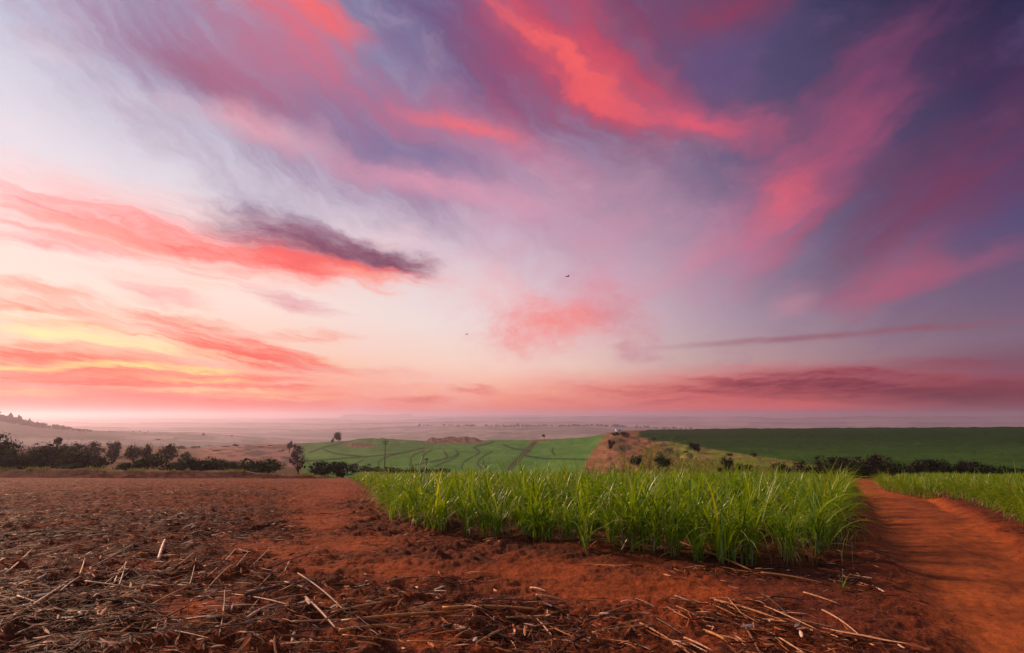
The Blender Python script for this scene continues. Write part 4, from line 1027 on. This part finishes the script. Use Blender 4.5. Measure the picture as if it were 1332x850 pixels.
# rough grass on the bank and on the spur, forest fringe on the far ridge
def grass_tufts(name, label, pts, k, h, wd, seed, mat='grassy', cat='grass'):
    g = np.random.default_rng(seed); P = np.repeat(pts, k, 0) + g.normal(0, 1, (len(pts) * k, 3)) * (h * .35, h * .35, 0); n = len(P)
    V, Fq, rr, _ = ribbons(P, g.uniform(0, 6.28, n), h * g.uniform(.5, 1.2, n), np.full(n, wd), g.uniform(0, .3, n), g.uniform(.4, 1.6, n), 3, g.random(n))
    tag(mesh_np(name, V, Fq, M[mat], attrs={'rnd': rr}), label, cat, kind='stuff')
g = np.random.default_rng(31)
bx = g.uniform(-75, -22, 900); by = g.uniform(75.3, 78.5, 900)
pxb = 666 + 754 * bx / by; keep = (g.random(900) < .04 + .9 * sst(.50, .62, fbm(pxb / 26, pxb * 0, 3, 3)))
bx, by = bx[keep], by[keep]
grass_tufts('bank_grass', 'yellow-green rough grass along the top of the left earth bank', np.column_stack([bx, by, base_z(bx, by)]), 9, .42, .06, 32)
bx = g.uniform(12, 52, 2200); by = g.uniform(95, 230, 2200); pxb = 666 + 754 * bx / by; keep = (pxb > 835) & (pxb < 1010) & ~((pxb > 880) & (by > 160)); bx, by = bx[keep], by[keep]
grass_tufts('spur_grass', 'dry yellowish grass tufts over the spur between the two hill fields', np.column_stack([bx, by, base_z(bx, by)]), 5, .9, .14, 33)
# grey-green grass fringe under the road side of the cane
e = polyline_pts(CANE, .12, 12, 18); e = e + g.normal(.18, .16, e.shape) * (1, .3)
grass_tufts('verge_grass', 'grey-green limp grass fringe between the cane corner and the dirt road', np.column_stack([e, surf_z(e[:, 0], e[:, 1])]), 5, .34, .008, 35)
# woodland on the hazy left ridge
g = np.random.default_rng(51); fx = np.concatenate([g.uniform(-60, 118, 420), g.uniform(118, 200, 5)]); fy = g.uniform(930, 1060, len(fx)); wx = (fx - 666) / 754 * fy
bz = base_z(wx, fy); parts = []
for i in range(len(fx)):
    s_ = g.uniform(1.2, 4.6) * (1.1 - .75 * float(sst(10, 120, fx[i]))) * (1 if g.random() < .8 else 1.4); V, Fq, tn = foliage(np.array([wx[i], fy[i], bz[i] + s_ * .5]), np.array([s_ * 1.3, s_, s_ * .9]), 46, s_ * .28, g, 4); parts.append((V, Fq, tn))
V, Fq, tn = join(parts); tag(mesh_np('woodland', V, Fq, M['lf_brown'], attrs={'rnd': tn}, smooth=False), 'hazy woodland fringe along the far left ridge', 'woodland', kind='stuff')
fx = np.concatenate([g.uniform(690, 900, 110), g.uniform(540, 690, 50)]); fy = g.uniform(2450, 2750, len(fx)); wx = (fx - 666) / 754 * fy; bz = base_z(wx, fy); parts = []
for i in range(len(fx)):
    s_ = g.uniform(3, 7); V, Fq, tn = foliage(np.array([wx[i], fy[i], bz[i] + s_ * .5]), np.array([s_ * 1.6, s_, s_ * .8]), 30, s_ * .4, g, 4); parts.append((V, Fq, tn))
V, Fq, tn = join(parts); tag(mesh_np('woodland', V, Fq, M['lf_dark'], attrs={'rnd': tn}, smooth=False), 'thin line of trees on the misty ridge in the middle distance', 'woodland', kind='stuff')

# ------------------------------------------------------------------ poles, hut, birds
def power_pole(px, Y, top, armpx, label):
    p = at_dist(px, Y); h = EYE + Y * slope_y(top) - p[2]; o = empty('utility_pole', p); tag(o, label, 'utility pole', 'utility poles on the green hill')
    A_ = Acc(); A_.tube([(0, 0, -.5), (0, 0, h * .5), (0, 0, h)], [.20, .17, .13], 10, .5); A_.build('pole', M['pole'], o)
    aw = armpx / 740 * Y
    for k, zz in enumerate((h * .93, h * .86)):
        A_ = Acc(); A_.box((0, -.2, zz), (aw * (1 if k == 0 else .7), .16, .22), .5, 0); c = A_.build('crossarm', M['pole'], o, False)
        for s_ in (-.45, -.2, .2, .45):
            A_ = Acc(); A_.tube([(aw * s_ * (1 if k == 0 else .7), -.2, zz + .1), (aw * s_ * (1 if k == 0 else .7), -.2, zz + .22), (aw * s_ * (1 if k == 0 else .7), -.2, zz + .36)], [.05, .09, .04], 8, .2); A_.build('insulator', M['pole'], c)
    return o
power_pole(501.5, 210, 571.5, 9, 'taller grey utility pole with crossarm before the left of the green hill')
power_pole(555.5, 200, 596, 5, 'shorter grey utility pole at the hedge below the terraced green hill')

hp = at_dist(804.5, 440); hut = empty('hut', hp, .25); tag(hut, 'tiny white gabled hut on the crest of the spur', 'hut')
hz = EYE + 440 * slope_y(557.6) - hp[2]; wl = 3.9
A_ = Acc(); A_.box((0, 0, (hz - 1.1) / 2), (wl, 3.2, hz - 1.1), .5); A_.build('wall', M['wall'], hut, False)
A_ = Acc(); rz = hz - 1.1; V = [(-wl / 2 - .2, -1.9, rz), (wl / 2 + .2, -1.9, rz), (wl / 2 + .2, 1.9, rz), (-wl / 2 - .2, 1.9, rz), (-wl / 2 - .2, 0, rz + 1.1), (wl / 2 + .2, 0, rz + 1.1)]
A_.add(V, [[0, 1, 5, 4], [2, 3, 4, 5], [0, 4, 3, 0], [1, 2, 5, 1], [0, 3, 2, 1]], .5); A_.build('roof', M['roof'], hut, False)
A_ = Acc(); A_.box((.5, -1.62, max(rz - 1.0, .6)), (.8, .06, 1.7), .5); A_.build('door', M['doorway'], hut, False)

def bird(px, py, dist, span, label, yaw, flap):
    d = pdir(px, py); d = d / np.linalg.norm(d); p = np.array([0, 0, EYE]) + d * dist
    o = empty('bird', p, yaw); tag(o, label, 'bird', 'birds in the sky'); s = span
    A_ = Acc(); A_.tube([(-.26 * s, 0, .01 * s), (-.18 * s, 0, .01 * s), (-.05 * s, 0, 0), (.08 * s, 0, 0), (.15 * s, 0, .015 * s), (.20 * s, 0, .025 * s), (.235 * s, 0, .02 * s), (.275 * s, 0, .012 * s)],
                        [.012 * s, .025 * s, .055 * s, .058 * s, .04 * s, .034 * s, .025 * s, .004 * s], 10, .5)
    for sd in (-1, 1):
        st = [(0, .0, .09, 0), (.22, flap * .5, .085, .01), (.40, flap * .7, .06, -.02), (.52, flap * .55, .012, -.06)]
        V = []
        for (yy, zz, c, xo) in st:
            for q, (cx_, th) in enumerate(((1, 0), (.3, .012), (-1, 0), (.3, -.006))): V.append((cx_ * c * s + xo * s + .02 * s, sd * yy * s, (zz + th) * s))
        Fc = [[i * 4 + j, i * 4 + (j + 1) % 4, (i + 1) * 4 + (j + 1) % 4, (i + 1) * 4 + j] for i in range(3) for j in range(4)] + [[12, 13, 14, 15]]
        A_.add(V, Fc, .2)
    V = [(-.22 * s, -.02 * s, .01 * s), (-.22 * s, .02 * s, .01 * s), (-.36 * s, .05 * s, .012 * s), (-.36 * s, -.05 * s, .012 * s), (-.22 * s, 0, .02 * s), (-.36 * s, 0, .018 * s)]
    A_.add(V, [[0, 1, 2, 3], [0, 3, 5, 4], [1, 4, 5, 2]], .1)
    A_.build('body', M['bird'], o)
    return o
bird(738, 360, 70, 1.0, 'dark bird with raised wings high in the middle of the sky', .5, .14)
bird(607, 435, 85, .9, 'tiny bird seen edge-on above the pale horizon glow', .25, .03)

# ------------------------------------------------------------------ haze
HZ0, HZ1 = -84, 46
me = bpy.data.meshes.new('haze'); HR = 12500
V = [(x, y, z) for z in (HZ0, HZ1) for y in (-HR, HR) for x in (-HR, HR)]
me.from_pydata(V, [], [(0, 2, 3, 1), (4, 5, 7, 6), (0, 1, 5, 4), (2, 6, 7, 3), (0, 4, 6, 2), (1, 3, 7, 5)]); me.update()
hz_ = bpy.data.objects.new('haze', me); COL.objects.link(hz_); tag(hz_, 'pinkish morning mist lying over the valley', 'haze', kind='stuff')
hm = bpy.data.materials.new('haze'); hm.use_nodes = True; t = NT(hm.node_tree); t.n.clear()
o_ = t.new('ShaderNodeOutputMaterial'); pv = t.new('ShaderNodeVolumePrincipled'); t.l.new(pv.outputs[0], o_.inputs['Volume'])
pv.inputs['Color'].default_value = (.95, .83, 1.0, 1); pv.inputs['Density'].default_value = 2.3e-4; pv.inputs['Anisotropy'].default_value = .74
me.materials.append(hm)

# ------------------------------------------------------------------ render settings
S.view_settings.view_transform = 'Standard'; S.view_settings.look = 'None'; S.view_settings.exposure = 0; S.view_settings.gamma = 1
S.cycles.use_denoising = True; S.cycles.volume_bounces = 4; S.cycles.max_bounces = 6; S.cycles.diffuse_bounces = 3
S.cycles.use_adaptive_sampling = True
zs = [o for o in S.objects if o.type == 'MESH' and o.name.startswith('hills')]
for o in zs:
    c = np.empty(len(o.data.vertices) * 3, np.float32); o.data.vertices.foreach_get('co', c); print('hills z', c[2::3].min(), c[2::3].max())
